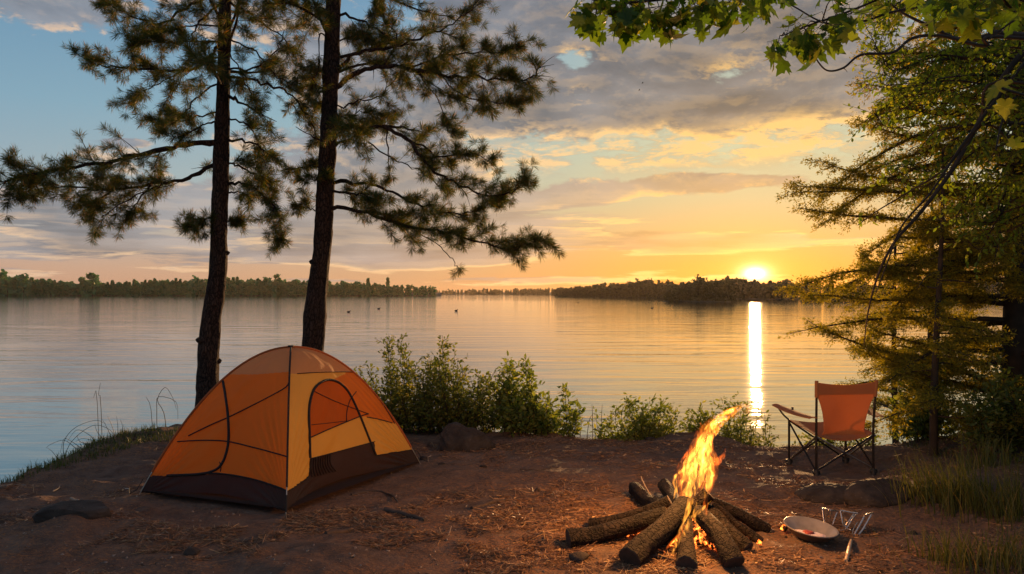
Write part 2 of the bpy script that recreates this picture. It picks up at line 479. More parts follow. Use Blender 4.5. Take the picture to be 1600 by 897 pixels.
def strip(name, line, width, hgt, mat):
    """a low wooded shore: land strip following a polyline of (x, y)"""
    p = catmull([(a, b, 0) for a, b in line], 8); n = len(p)
    tg = nrm(np.gradient(p, axis=0)); nr = np.stack([-tg[:, 1], tg[:, 0], 0 * tg[:, 0]], -1)
    prof = [(-.02, -1.6), (0, -.15), (.03, .25), (.3, hgt * .5), (.6, hgt), (1, hgt), (1.05, -2)]
    V = np.concatenate([[p[i] + nr[i] * width * a + np.array([0, 0, WATER + b + .15 * math.sin(i * 1.7)]) for a, b in prof] for i in range(n)])
    k = len(prof); i = np.arange(n - 1)[:, None] * k; j = np.arange(k - 1)[None, :]
    q = np.stack([i + j, i + k + j, i + k + j + 1, i + j + 1], -1).reshape(-1, 4)
    mb = MB(); mb.add(V, q); o = mb.build(name, mat); tag(o, kind='structure')

def far_tree(mb, c, h, w, kind, n=70, rs=R):
    """crown of a distant tree: many leaf clumps, ragged outline"""
    if kind == 'round':
        nb = 6; bc = rs.randn(nb, 3) * [w * .22, w * .22, h * .16] + [0, 0, h * .6]
        k = rs.randint(0, nb, n); d = nrm(rs.randn(n, 3)); r = rs.rand(n, 1) ** .4
        pos = bc[k] + d * r * [w * .3, w * .3, h * .24]
        pos2 = rs.rand(n // 3, 3) * [w * .8, w * .8, h * .45] - [w * .4, w * .4, 0]
        pos = np.vstack([pos, pos2])
    elif kind == 'spire':
        z = rs.rand(n) ** .8; r = (1 - z) * w * .42 * (.6 + .5 * rs.rand(n)) + .1; a = rs.rand(n) * 6.283
        pos = np.stack([np.cos(a) * r, np.sin(a) * r, z * h], -1)
    else:
        nb = 5; bc = rs.rand(nb, 3) * [w * .7, w * .7, h * .5] - [w * .35, w * .35, 0] + [0, 0, h * .48]
        k = rs.randint(0, nb, n); pos = bc[k] + rs.randn(n, 3) * [w * .16, w * .16, h * .05]
        pos2 = rs.rand(n // 3, 3) * [w * .5, w * .5, h * .5] - [w * .25, w * .25, 0]; pos = np.vstack([pos, pos2])
    pos = pos + c; m = len(pos)
    s = h * (.095 + .08 * rs.rand(m)); s = s * (1.25 if kind == 'spire' else 1) * (.62 if n > 200 else 1)
    inst(mb, [[-.5, -.35, 0], [.4, -.5, .1], [.55, .3, 0], [-.3, .5, .12]], [[0, 1, 2, 3]], pos, rs.randn(m, 3), rs.randn(m, 3), s)

def build_far():
    rs = np.random.RandomState(5)
    land = mat_simple('far_bank', (.05, .06, .035), (.03, .035, .02), .2)
    wood_l = mat_leaf('far_leaf_green', (.035, .17, .08), (.08, .24, .08), .2)
    wood_d = mat_leaf('far_leaf_dark', (.035, .04, .02), (.08, .08, .03), .25)
    def at(px, D): return ((px - 800) / F * D, D)
    strip('far_bank', [at(-700, 700), at(-200, 730), at(150, 735), at(420, 720), at(560, 700), at(690, 705)][::-1][::-1], 60, 3, land)
    strip('distant_bank', [at(560, 1500), at(700, 1450), at(800, 1250), at(900, 1000), at(1000, 900)], 90, 4, land)
    strip('sunlit_bank', [at(870, 610), at(960, 480), at(1060, 400), at(1180, 330), at(1290, 300), at(1450, 300), at(1900, 310)], 40, 1.0, land)
    strip('headland_bank', [at(1034, 236), at(1060, 232), at(1100, 228), at(1143, 231)], 26, .6, land)
    def wood(name, pl, tops, rows, spacing, kinds, mat, label, dens, wk=.75, n=70):
        p = catmull([(*at(a, d), 0) for a, d in pl], 8)
        seg = np.concatenate([[0], np.cumsum(np.linalg.norm(np.diff(p, axis=0), axis=1))])
        mb = MB()
        for r in range(rows):
            s = rs.rand() * spacing
            while s < seg[-1]:
                q = np.array([np.interp(s, seg, p[:, i]) for i in range(3)])
                px = 800 + F * q[0] / q[1]; D = q[1] + 3 + r * spacing * 1.1
                top = np.interp(px, [a for a, b in tops], [b for a, b in tops])
                h = CAMZ - (top - HZ) / F * D - (WATER + .2)
                h *= (.74 + .3 * rs.rand()) if r < rows - 1 else (.86 + .26 * rs.rand())
                far_tree(mb, np.array([q[0] * D / q[1] + rs.randn() * spacing * .2, D, WATER + .1]), h, h * wk * (.5 + .4 * rs.rand()), kinds[rs.randint(len(kinds))], n * 2, rs)
                s += spacing * (.6 + .8 * rs.rand())
        o = mb.build(name, mat, smooth=False); tag(o, label, 'woodland', kind='stuff')
    wood('far_woodland', [(-700, 700), (-200, 730), (150, 735), (420, 720), (560, 700), (685, 705)],
         [(-700, 430), (0, 433), (60, 437), (170, 441), (320, 436), (440, 438), (540, 441), (620, 445), (688, 449)], 3, 4.2, ['round', 'spire', 'round', 'spire', 'pine'], wood_l, 'green woodland along the far shore behind the two pines', 1)
    wood('distant_woodland', [(560, 1500), (700, 1450), (800, 1250), (900, 1000), (1000, 900)], [(560, 453), (700, 453), (860, 451), (1000, 448)], 2, 9, ['round', 'spire'], wood_d,
         'thin hazy strip of woodland farthest across the lake', 1)
    wood('sunlit_woodland', [(870, 610), (960, 480), (1060, 400), (1180, 330), (1290, 300), (1450, 300), (1900, 310)],
         [(860, 452), (910, 449), (960, 445), (1010, 439), (1060, 444), (1140, 437), (1230, 440), (1280, 443), (1900, 436)], 3, 3.2, ['round', 'round', 'pine', 'spire'], wood_d, 'dark low woodland on the far shore under the setting sun', 1, .8)
    # trees that stand out one by one
    def lone(px, D, top, wpx, kind, label, cat='tree', group=None, mat=wood_d, n=260):
        x, y = at(px, D); root = empty('far_tree', (x, y, WATER + .1), label, cat, group)
        h = CAMZ - (top - HZ) / F * D - WATER; w = wpx / F * D
        mb = MB(); far_tree(mb, np.array([x, y, WATER + .1]), h, w, kind, n, rs); mb.build('crown', mat, root, False)
        tb = MB(); tb.tube([(x, y, WATER - .2), (x, y, WATER + h * .6)], [w * .04, w * .02], 6); tb.build('trunk', bark_dark, root)
    g = 'trees standing on the wooded headland'
    for px, D, top, w, lab in [(1062, 236, 445, 26, 'small tree at the low left tip of the wooded headland'), (1091, 234, 431, 46, 'tallest round tree on the headland left of the sun'),
                               (1118, 232, 436, 34, 'round tree just right of the headland\'s tallest tree'), (1137, 233, 438, 26, 'last round tree on the headland, closest to the sun'),
                               (1075, 240, 439, 26, 'round tree just left of the headland\'s tallest tree')]:
        lone(px, D, top, w, 'round', lab, group=g, n=420)
    mb = MB()
    for k in range(26):
        px = 1040 + 104 * rs.rand(); x, y = at(px, 232 + 5 * rs.rand()); far_tree(mb, np.array([x, y, WATER + .1]), 2.2 + 1.6 * rs.rand(), 3, 'round', 60, rs)
    tag(mb.build('headland_thicket', wood_d, smooth=False), 'low dark thicket along the headland waterline', 'thicket', kind='stuff')
    g = 'taller trees above the left shore woodland'
    for px, top, w, kind, lab in [(12, 425, 16, 'round', 'round crowned far tree at the left end of the green shore'), (37, 427, 20, 'round', 'broad dark far tree second along the green shore'),
                                  (145, 427, 18, 'pine', 'ragged tall pine rising from the green shore left of the first trunk'), (133, 433, 14, 'round', 'shorter tree beside the ragged tall pine on the green shore'),
                                  (298, 432, 14, 'round', 'round far tree just left of the left pine trunk'), (430, 430, 12, 'pine', 'tall far tree between the two pine trunks'),
                                  (575, 436, 7, 'spire', 'thin spire tree on the green shore right of the right pine'), (606, 435, 6, 'spire', 'pointed far tree highest near the end of the green shore')]:
        lone(px, 715, top, w, kind, lab, group=g, mat=wood_l, n=120)
    # birds in the air, ducks and a boat on the water
    bm_ = mat_simple('dark_feather', (.03, .03, .03), (.02, .02, .02), 3)
    for px, py, lab in [(1004, 130, 'tiny dark bird, upper of the two in the grey cloud'), (999, 141, 'tiny dark bird, lower of the two in the grey cloud')]:
        c = P(px, py, 160); mb = MB()
        s = .45
        mb.tube([c + [-.2 * s, 0, 0], c + [0, 0, .02], c + [.25 * s, 0, 0]], [.02, .07, .02], 6)
        for sg in (-1, 1):
            mb.add([c + [.1, 0, 0], c + [-.12, 0, 0], c + [-.1, sg * .35, .12], c + [.08, sg * .35, .13], c + [-.1, sg * .7, .05]], [[0, 1, 2], [0, 2, 3], [3, 2, 4]])
        o = mb.build('bird', bm_); rebase(o, c); tag(o, lab, 'bird', 'birds flying before the cloud')
    for px, py, lab in [(592, 483, 'floating duck speck just right of the right pine trunk'), (713, 486, 'floating duck speck in open water left of centre'), (545, 488, 'floating duck speck nearest the right pine trunk'),
                        (1019, 482, 'floating duck speck below the wooded headland'), (903, 473, 'floating duck speck farthest out on the lake')]:
        D = F * (CAMZ - WATER) / (py - HZ); c = P(px, py, D); c[2] = WATER; mb = MB()
        mb.tube([c + [-.28, 0, .1], c + [-.12, 0, .07], c + [.1, 0, .08], c + [.2, 0, .14]], [.02, .1, .11, .03], 8)
        mb.tube([c + [.14, 0, .1], c + [.19, 0, .24], c + [.28, 0, .25]], [.05, .05, .02], 6)
        o = mb.build('duck', bm_); rebase(o, c); tag(o, lab, 'duck', 'ducks floating on the lake')
# ------------------------------------------------------------------ trees
NEEDLE_V = [[0, -.024, 0], [.55, .032, 0], [1, 0, 0]]
NEEDLE_F = [[0, 1, 2]]
def limb_curve(pts, D0, D1, per=5):
    """a limb drawn from (px, py) marks, its tip at depth D1, with a little wander"""
    n = len(pts); w = []
    for i, (a, b) in enumerate(pts):
        u = i / max(1, n - 1); w.append(P(a, b, D0 + (D1 - D0) * u ** .9))
    return catmull(w, per)

def twig(p, d, L, rs, n=6, droop=-.3, curl=.25):
    q = [np.array(p, float)]; d = nrm(d)
    side = nrm(np.cross(d, rs.randn(3)))
    for i in range(n - 1):
        q.append(q[-1] + d * L / (n - 1)); d = nrm(d + side * curl / n + np.array([0, 0, droop / n]) + rs.randn(3) * .05)
    return np.array(q)

def resample(c, step):
    seg = np.concatenate([[0], np.cumsum(np.linalg.norm(np.diff(c, axis=0), axis=1))])
    s = np.arange(0, seg[-1], step)
    return np.stack([np.interp(s, seg, c[:, k]) for k in range(3)], -1), s / max(seg[-1], 1e-6), seg[-1]

def tufts(mb, pos, axis, rs, n=34, L=.085, spread=.9):
    pos = np.repeat(np.asarray(pos), n, axis=0); ax = np.repeat(nrm(axis), n, axis=0)
    pos = pos - ax * (rs.rand(len(pos), 1) * .05)
    d = nrm(ax * .75 + nrm(rs.randn(len(pos), 3)) * spread)
    inst(mb, NEEDLE_V, NEEDLE_F, pos, d, rs.randn(len(pos), 3), L * (.7 + .6 * rs.rand(len(pos))))

def pine(px_trunk, D, limbs, label, seed, dens=1.0, top_z=9.0, extra=26, bark=None, needles=None, zfree=4.2):
    rs = np.random.RandomState(seed)
    tr = catmull([P(a, b, D) for a, b, r in px_trunk], 8)
    rr = np.interp(np.linspace(0, 1, len(tr)), np.linspace(0, 1, len(px_trunk)), [r / F * D for a, b, r in px_trunk])
    base = tr[0].copy(); base[2] = float(gz(base[0], base[1])) - .02
    # a spire above the frame
    top = tr[-1]; dirn = nrm(tr[-1] - tr[-6]); ext = [top + dirn * s for s in np.linspace(.3, max(.4, (top_z - top[2])), 8)]
    full = np.vstack([tr, ext]); fr = np.concatenate([rr, np.linspace(rr[-1] * .95, .015, 8)])
    fr = fr * (1 + .05 * fbm(full[:, 2] * 1.5, full[:, 0], 3., 3)) 
    root = empty('pine_tree', base, label, 'pine tree', 'tall pines at the water\'s edge')
    mb = MB(); n = len(full); sd = 20
    # trunk with plated bark relief
    c, u, L = resample(full, .03); rad_ = np.interp(u, np.concatenate([[0], np.cumsum(np.linalg.norm(np.diff(full, axis=0), axis=1))]) / L, fr)
    th = np.arange(sd) / sd * 2 * math.pi
    C, S = np.cos(th), np.sin(th)
    rel = 1 + .09 * vnoise(C[None] * 2.2 + 5, S[None] * 2.2, c[:, 2:3] * 5 + seed) + .05 * vnoise(C[None] * 5, S[None] * 5, c[:, 2:3] * 13) 
    V = np.stack([c[:, 0:1] + rad_[:, None] * rel * C, c[:, 1:2] + rad_[:, None] * rel * S, c[:, 2:3] + 0 * C[None]], -1).reshape(-1, 3)
    i = np.arange(len(c) - 1)[:, None] * sd; j = np.arange(sd)[None]; k = (j + 1) % sd
    mb.add(V, np.stack([i + j, i + k, i + sd + k, i + sd + j], -1).reshape(-1, 4))
    # burls and branch stubs
    for q in range(7):
        z = rs.rand() * 2.6 + .3; p = np.array([np.interp(z, full[:, 2], full[:, 0]), np.interp(z, full[:, 2], full[:, 1]), z]); a = rs.rand() * 6.28
        r = np.interp(z, full[:, 2], fr); d = np.array([math.cos(a), math.sin(a), .2])
        mb.tube([p + d * r * .5, p + d * (r + .01), p + d * (r + .03)], [r * .45, r * .25, .006], 7)
    mb.build('trunk', bark, root)
    nd = MB()
    def dress(c, r0, d, rs, dn, bare=.28, tl=(.22, .62), droop=-.25, nb=None):
        """side twigs and needle tufts along a limb"""
        nb_ = MB()
        nb_.tube(c, np.linspace(r0, .004, len(c)) * (1 + .12 * rs.randn(len(c)).clip(-1, 1)), 7)
        pts, u, L = resample(c, .066 / dn)
        if len(pts) < 3: return nb_
        tg = nrm(np.gradient(pts, axis=0)); TP = []; TA = []
        for p, uu, t in zip(pts, u, tg):
            if uu < bare and rs.rand() < .85: continue
            l = (tl[0] + (tl[1] - tl[0]) * rs.rand()) * (1 - .45 * uu) * min(1, L)
            side = nrm(np.cross(t, [0, 0, 1])) * (1 if rs.rand() < .5 else -1)
            dd = nrm(t * (.5 + .5 * rs.rand()) + side * rs.rand() + np.array([0, 0, .75]) * rs.randn() * .8 + np.array([0, 0, .12]))
            tw = twig(p, dd, l, rs, 6, droop * rs.rand() * 2, .7)
            nb_.tube(tw, np.linspace(max(.003, r0 * .16), .0018, 6), 4, cap=False)
            if rs.rand() < .12: continue
            tt = nrm(np.gradient(tw, axis=0))
            for q in range(2, 6):
                if q < 5 and rs.rand() < .25: continue
                TP.append(tw[q]); TA.append(tt[q])
                if rs.rand() < .65:
                    d3 = nrm(tt[q] + rs.randn(3) * .8); e = tw[q] + d3 * (.07 + .09 * rs.rand())
                    nb_.tube([tw[q], e], [.0022, .0015], 4, cap=False); TP.append(e); TA.append(d3)
        if len(TP): 
            TP, TA = np.array(TP), np.array(TA); kk = rs.rand(len(TP)) < .6
            tufts(nd, TP[kk], TA[kk], rs, n=80, L=.100); tufts(nd, TP[~kk], TA[~kk], rs, n=38, L=.075, spread=.65)
        return nb_
    for (pts, dD, r, dn, opts) in limbs:
        D1 = D + dD
        c = limb_curve(pts, D, D1)
        c[1:-1] += rs.randn(len(c) - 2, 3) * .012
        b = dress(c, r, None, rs, dn, **opts)
        b.build('limb', bark, root)
    # limbs round the rest of the crown, drawn nowhere: towards and away from the camera and above the frame
    ex = MB()
    for q in range(extra):
        z = zfree + (top_z - .4 - zfree) * (q / extra) ** .9
        p = np.array([np.interp(z, full[:, 2], full[:, k]) for k in range(2)] + [z])
        a = rs.rand() * 6.283; L = (1.9 - 1.3 * (z - zfree) / (top_z - zfree)) * (.7 + .4 * rs.rand())
        d = np.array([math.cos(a), math.sin(a), .12 + .2 * rs.rand()])
        if z < 5.4: d[0] *= .45; L *= .75
        b = dress(twig(p, d, L, rs, 8, -.3, .5), .022, None, rs, dens * .75)
        ex.v += b.v; ex.f += [f + ex.n for f in b.f]; ex.n += b.n
    ex.build('upper_limbs', bark, root)
    nd.build('crown', needles, root, False)
    return root

def build_pines():
    bark, t = new_mat('pine_bark')
    tc = t.n('ShaderNodeTexCoord'); mp = t.n('ShaderNodeMapping'); mp.inputs['Scale'].default_value = (1, 1, .34); t.link(tc.outputs['Object'], mp.inputs[0])
    vo = t.n('ShaderNodeTexVoronoi', feature='DISTANCE_TO_EDGE'); vo.inputs['Scale'].default_value = 38
    wn = t.noise(mp.outputs[0], 9, 4, .6, out=1); ws = t.n('ShaderNodeVectorMath', operation='SCALE'); t.put(ws.inputs[0], wn); ws.inputs[3].default_value = .11
    t.link(t.vadd(mp.outputs[0], ws.outputs[0]), vo.inputs['Vector'])
    fi = t.noise(mp.outputs[0], 60, 5, .7)
    ed = t.smooth(E(t, vo.outputs['Distance']), 0.0, .16)
    col = t.mix(ed, (.014, .010, .008), t.ramp(fi, [(.3, (.03, .02, .016)), (.7, (.075, .048, .036))]))
    out(t, principled(t, col, .9, .15, 0, ed * .7 + fi * .4, 1.0, .02).outputs[0])
    needles = mat_leaf('pine_needles', (.022, .055, .016), (.075, .10, .022), .5, (1.8, 1.4, .4), (.26, .15, .035))
    n = dict; LB = []
    def l(pts, dD, r, dn=1.0, **o): return (pts, dD, r, dn, o)
    left = [
        l([(345, 221), (292, 226), (232, 240), (150, 256), (70, 268), (5, 280), (-60, 296)], -.7, .040, 1.25, bare=.22, tl=(.2, .5)),
        l([(338, 256), (302, 275), (250, 286), (180, 294), (110, 293), (40, 300)], .5, .030, 1.15, bare=.25),
        l([(236, 290), (215, 315), (195, 340)], .3, .012, 1.0, bare=.4),
        l([(180, 294), (150, 318), (128, 332)], .6, .010, 1.2, bare=.2),
        l([(262, 286), (225, 300), (170, 330), (160, 340)], .2, .010, 1.0, bare=.3),
        l([(60, 270), (50, 292), (30, 305), (12, 312)], -.5, .012, 1.3, bare=.1),
        l([(346, 64), (322, 92), (285, 112), (235, 108), (175, 106), (150, 100), (134, 92)], .4, .022, .9, bare=.4, tl=(.15, .42)),
        l([(300, 104), (270, 118), (235, 138), (208, 152)], .5, .010, .9, bare=.3),
        l([(346, 4), (312, 34), (302, 60), (300, 92)], -.3, .016, .5, bare=.5),
        l([(346, 68), (300, 66), (225, 68), (200, 75)], -.6, .013, 1.0, bare=.3, tl=(.12, .35)),
        l([(348, -14), (300, 8), (245, 38), (195, 20), (160, 0)], .3, .02, 1.0, bare=.3),
        l([(348, 40), (300, 40), (262, 48), (230, 60)], -.4, .012, 1.1, bare=.3),
        l([(346, 90), (318, 98), (278, 130), (262, 165)], .5, .010, .9, bare=.4),
        l([(344, 130), (310, 150), (288, 176), (280, 188)], -.4, .012, .8, bare=.45),
        l([(343, 175), (300, 185), (262, 190), (230, 185)], .6, .012, 1.1, bare=.4, tl=(.12, .3)),
        l([(341, 190), (315, 196), (285, 212), (262, 208)], -.6, .012, 1.3, bare=.3, tl=(.12, .3)),
        l([(336, 338), (322, 344), (306, 352), (292, 358)], -.3, .010, 1.5, bare=0, tl=(.1, .22)),
        l([(360, 4), (400, 28), (440, 60), (465, 92)], .3, .016, .6, bare=.4),
        l([(358, 108), (400, 105), (430, 80), (444, 48)], -.4, .014, .6, bare=.4),
        l([(358, 120), (410, 130), (450, 145), (480, 180), (492, 205)], .5, .020, 1.0, bare=.4),
        l([(357, 150), (385, 165), (432, 190)], -.5, .020, .5, bare=.6),
        l([(358, 60), (400, 82), (425, 112), (450, 130)], .2, .012, .8, bare=.4),
        l([(358, 80), (385, 130), (400, 160)], -.6, .010, .8, bare=.3),
        l([(357, 185), (385, 195), (405, 222), (425, 240)], .5, .012, .9, bare=.4, tl=(.1, .35)),
        l([(357, 219), (390, 222), (410, 235), (414, 265)], -.3, .018, .7, bare=.4, tl=(.1, .3)),
        l([(354, 256), (380, 262), (408, 275), (430, 300)], .4, .014, 1.5, bare=.05, tl=(.15, .4)),
        l([(355, 287), (385, 287), (412, 306), (432, 332), (440, 358), (434, 388)], -.2, .020, 1.2, bare=.15, tl=(.12, .36)),
        l([(353, 300), (375, 300), (400, 318)], .5, .012, 1.2, bare=.2),
        l([(352, 344), (366, 346), (380, 350)], .3, .008, 1.3, bare=.1, tl=(.08, .18)),
    ]
    pine([(325, 665, 19), (324, 600, 17), (326, 545, 17), (330, 500, 15.5), (337, 455, 14), (341, 410, 13.5), (343, 330, 12.5), (346, 230, 11.5), (349, 130, 10), (352, 0, 9), (354, -90, 7.5)],
         9.8, left, 'left pine of the two, its long low bough reaching out over the lake', 21, bark=bark, needles=needles)
    right = [
        l([(522, 130), (538, 98), (570, 80), (620, 72), (655, 58), (695, 44), (725, 24), (752, -4)], -.4, .028, .9, bare=.35),
        l([(524, 138), (555, 115), (600, 103), (645, 108), (700, 118), (760, 122), (815, 126), (848, 104)], -.9, .034, 1.6, bare=.3, tl=(.2, .5)),
        l([(640, 106), (690, 88), (740, 82), (790, 80), (812, 68)], -.5, .014, 1.5, bare=.1, tl=(.15, .45)),
        l([(600, 102), (620, 60), (600, 30), (596, 10)], .4, .014, 1.3, bare=.25, tl=(.15, .4)),
        l([(518, 168), (560, 158), (595, 150), (620, 120), (640, 104)], .5, .012, .6, bare=.3),
        l([(650, 112), (680, 150), (698, 190), (702, 208)], -.6, .008, .6, bare=.5, tl=(.1, .25)),
        l([(690, 118), (725, 150), (775, 160), (812, 160)], -.8, .010, 1.0, bare=.4, tl=(.1, .3)),
        l([(655, 115), (700, 148), (740, 168)], .2, .008, .9, bare=.4, tl=(.1, .3)),
        l([(516, 200), (575, 198), (630, 200), (668, 208)], .7, .034, .7, bare=.35, tl=(.15, .45)),
        l([(600, 198), (642, 222), (672, 262), (710, 285), (760, 305), (800, 300), (824, 280)], -.5, .026, 1.15, bare=.15, tl=(.15, .5)),
        l([(640, 220), (690, 245), (735, 240), (775, 258)], -.2, .012, 1.4, bare=.25, tl=(.12, .35)),
        l([(524, 228), (560, 212), (585, 205)], .5, .018, .5, bare=.6),
        l([(575, 222), (620, 250), (660, 270), (700, 305)], .6, .010, .7, bare=.3),
        l([(514, 284), (560, 286), (604, 296), (650, 318), (700, 332), (736, 345)], .3, .028, .7, bare=.35, tl=(.12, .4)),
        l([(514, 300), (545, 302), (575, 308), (600, 320)], -.5, .018, 1.6, bare=.1, tl=(.15, .4)),
        l([(512, 326), (555, 327), (610, 345), (660, 358), (710, 366), (750, 380), (800, 388), (848, 370)], -.8, .026, 1.55, bare=.25, tl=(.15, .42)),
        l([(700, 332), (745, 330), (770, 315), (790, 300)], .2, .010, 1.2, bare=.1, tl=(.1, .35)),
        l([(640, 352), (680, 380), (705, 402), (714, 420)], -.5, .007, .25, bare=.8, tl=(.08, .2)),
        l([(560, 330), (600, 335), (640, 370), (665, 392)], .2, .009, .8, bare=.3, tl=(.08, .3)),
        l([(516, 262), (490, 260), (468, 262), (450, 268)], .2, .010, 1.1, bare=.35, tl=(.1, .25)),
        l([(514, 272), (490, 282), (470, 280)], -.4, .008, .9, bare=.4, tl=(.1, .25)),
        l([(508, 328), (490, 328), (470, 318), (462, 322)], .2, .009, 1.2, bare=.4, tl=(.08, .2)),
        l([(508, 221), (488, 214), (462, 198)], -.3, .012, 0.3, bare=.99),
        l([(520, 15), (492, 12), (468, 10)], .3, .013, .6, bare=.5),
        l([(518, 60), (500, 52), (500, 85), (492, 125), (498, 150)], -.4, .010, .7, bare=.4, tl=(.1, .3)),
        l([(524, 18), (560, 30), (590, 48), (612, 62)], -.3, .020, 1.0, bare=.35),
        l([(522, 64), (560, 60), (600, 65)], .6, .012, 1.2, bare=.1, tl=(.15, .4)),
        l([(524, -10), (580, -14), (640, 10), (690, 24), (740, 40)], .5, .016, .8, bare=.4, tl=(.1, .35)),
        l([(516, 165), (545, 200), (560, 215)], -.8, .012, 1.0, bare=.2),
        l([(516, 178), (540, 184), (575, 176), (600, 190)], .8, .010, 1.3, bare=.2, tl=(.12, .35)),
        l([(522, 100), (490, 120), (485, 150), (492, 170)], .3, .009, .8, bare=.4, tl=(.1, .25)),
        l([(604, 200), (606, 240), (610, 280)], .3, .012, .4, bare=.5, tl=(.1, .25)),
    ]
    pine([(487, 690, 17), (489, 600, 15.5), (489, 550, 15.5), (492, 492, 17), (497, 440, 15), (504, 380, 14), (510, 270, 13.5), (516, 140, 12), (521, 0, 11), (523, -90, 9)],
         10.0, right, 'right pine of the two, rising behind the tent with limbs spread to the right', 33, bark=bark, needles=needles)

# ------------------------------------------------------------------ feathery conifers and broadleaved trees on the right
def sprays(lv, tw_mb, c, rs, r0, sec=.085, sl=(.2, .55), leaf=.026, bare=.15, droop=-.35, flat=.25, tsp=.035, keep=1.0):
    tw_mb.tube(c, np.linspace(r0, .003, len(c)), 6)
    pts, u, L = resample(c, sec); tg = nrm(np.gradient(pts, axis=0))
    O = []; X = []
    for p, uu, t in zip(pts, u, tg):
        if uu < bare: continue
        for sg in (-1, 1, -1, 1):
            if rs.rand() > keep * .5: continue
            l = (sl[0] + (sl[1] - sl[0]) * rs.rand()) * (1.05 - .75 * uu) * min(1, L)
            side = nrm(np.cross(t, [0, 0, 1])) * sg
            dd = nrm(t * .7 + side * .9 + np.array([0, 0, flat]) * rs.randn() * 1.6)
            tw = twig(p, dd, l, rs, 5, droop, .4); tw_mb.tube(tw, [.0035, .003, .0025, .002, .0015], 3, cap=False)
            tp, tu, _ = resample(tw, .055); tt = nrm(np.gradient(tp, axis=0)) if len(tp) > 1 else None
            if tt is None: continue
            for q in range(len(tp)):
                for s2 in (-1, 1):
                    l3 = (.05 + .09 * rs.rand()) * (1.1 - .6 * tu[q])
                    s3 = nrm(np.cross(tt[q], nrm(np.cross(side, t)) + rs.randn(3) * .35)) * s2
                    d3 = nrm(tt[q] * .8 + s3 * .8 + np.array([0, 0, -.15]))
                    m = max(2, int(l3 / tsp * 1.6)); w = (np.arange(m) + .5) / m
                    O.append(tp[q] + d3 * (w * l3)[:, None]); X.append(np.repeat(d3[None], m, 0))
    if O:
        O = np.concatenate(O); X = np.concatenate(X)
        O = np.repeat(O, 3, 0) + rs.randn(3 * len(O), 3) * .016; X = np.repeat(X, 3, 0); n = len(O)
        X = nrm(X + rs.randn(n, 3) * .75)
        inst(lv, NEE_V, DIA_F, O, X, rs.randn(n, 3) * .8 + [0, 0, .6], leaf * (.7 + .7 * rs.rand(n)))

def conifer(x, y, z0, z1, r0, label, seed, limbs, leafmat, bark, leaf=.034, cat='tree', group=None, lean=(0, 0), name='hemlock_tree', **kw):
    rs = np.random.RandomState(seed); g = float(gz(x, y))
    root = empty(name, (x, y, g - .03), label, cat, group)
    H = z1 - g; tz = np.linspace(-.05, H, 16)
    tr = np.stack([x + lean[0] * tz / H + .03 * np.sin(tz * 1.3 + seed), y + lean[1] * tz / H + .03 * np.cos(tz * 1.1), g + tz], -1)
    mb = MB(); mb.tube(tr, r0 * (1 - .85 * np.clip(tz / H, 0, 1)) + .006, 10); mb.build('trunk', bark, root)
    tw, lv = MB(), MB()
    for (z, a, L, rise) in limbs(rs):
        p = np.array([np.interp(z, tr[:, 2], tr[:, 0]), np.interp(z, tr[:, 2], tr[:, 1]), z])
        d = np.array([math.sin(a), math.cos(a), rise])
        c = twig(p, d, L, rs, 9, -.1 - .5 * rs.rand(), .7)
        sprays(lv, tw, c, rs, max(.006, r0 * .3), leaf=leaf, **kw)
    tw.build('branches', bark, root); lv.build('crown', leafmat, root, False)
    return root

def leafy(lv, tw_mb, c, rs, r0, step=.09, sl=(.12, .4), leaf=.06, bare=.1, tv=LEAF_V, tf=LEAF_F, per=.045, droop=-.4, hang=.35):
    tw_mb.tube(c, np.linspace(r0, .003, len(c)), 6)
    pts, u, L = resample(c, step); tg = nrm(np.gradient(pts, axis=0)); O = []; X = []; Y = []
    for p, uu, t in zip(pts, u, tg):
        if uu < bare: continue
        l = (sl[0] + (sl[1] - sl[0]) * rs.rand()) * (1 - .4 * uu)
        dd = nrm(t * .6 + rs.randn(3) * .8)
        tw = twig(p, dd, l, rs, 5, droop * rs.rand(), .6); tw_mb.tube(tw, [.003, .0026, .002, .0016, .0012], 3, cap=False)
        tp, tu, _ = resample(tw, per)
        for q in range(1, len(tp)):
            d = nrm(rs.randn(3) * .7 + [0, 0, -hang] + nrm(tp[q] - tp[q - 1]) * .5); O.append(tp[q]); X.append(d); Y.append(nrm(rs.randn(3) * [1, 1, .45]))
    if O:
        O, X, Y = map(np.array, (O, X, Y)); inst(lv, tv, tf, O, X, Y, leaf * (.65 + .6 * rs.rand(len(O))))

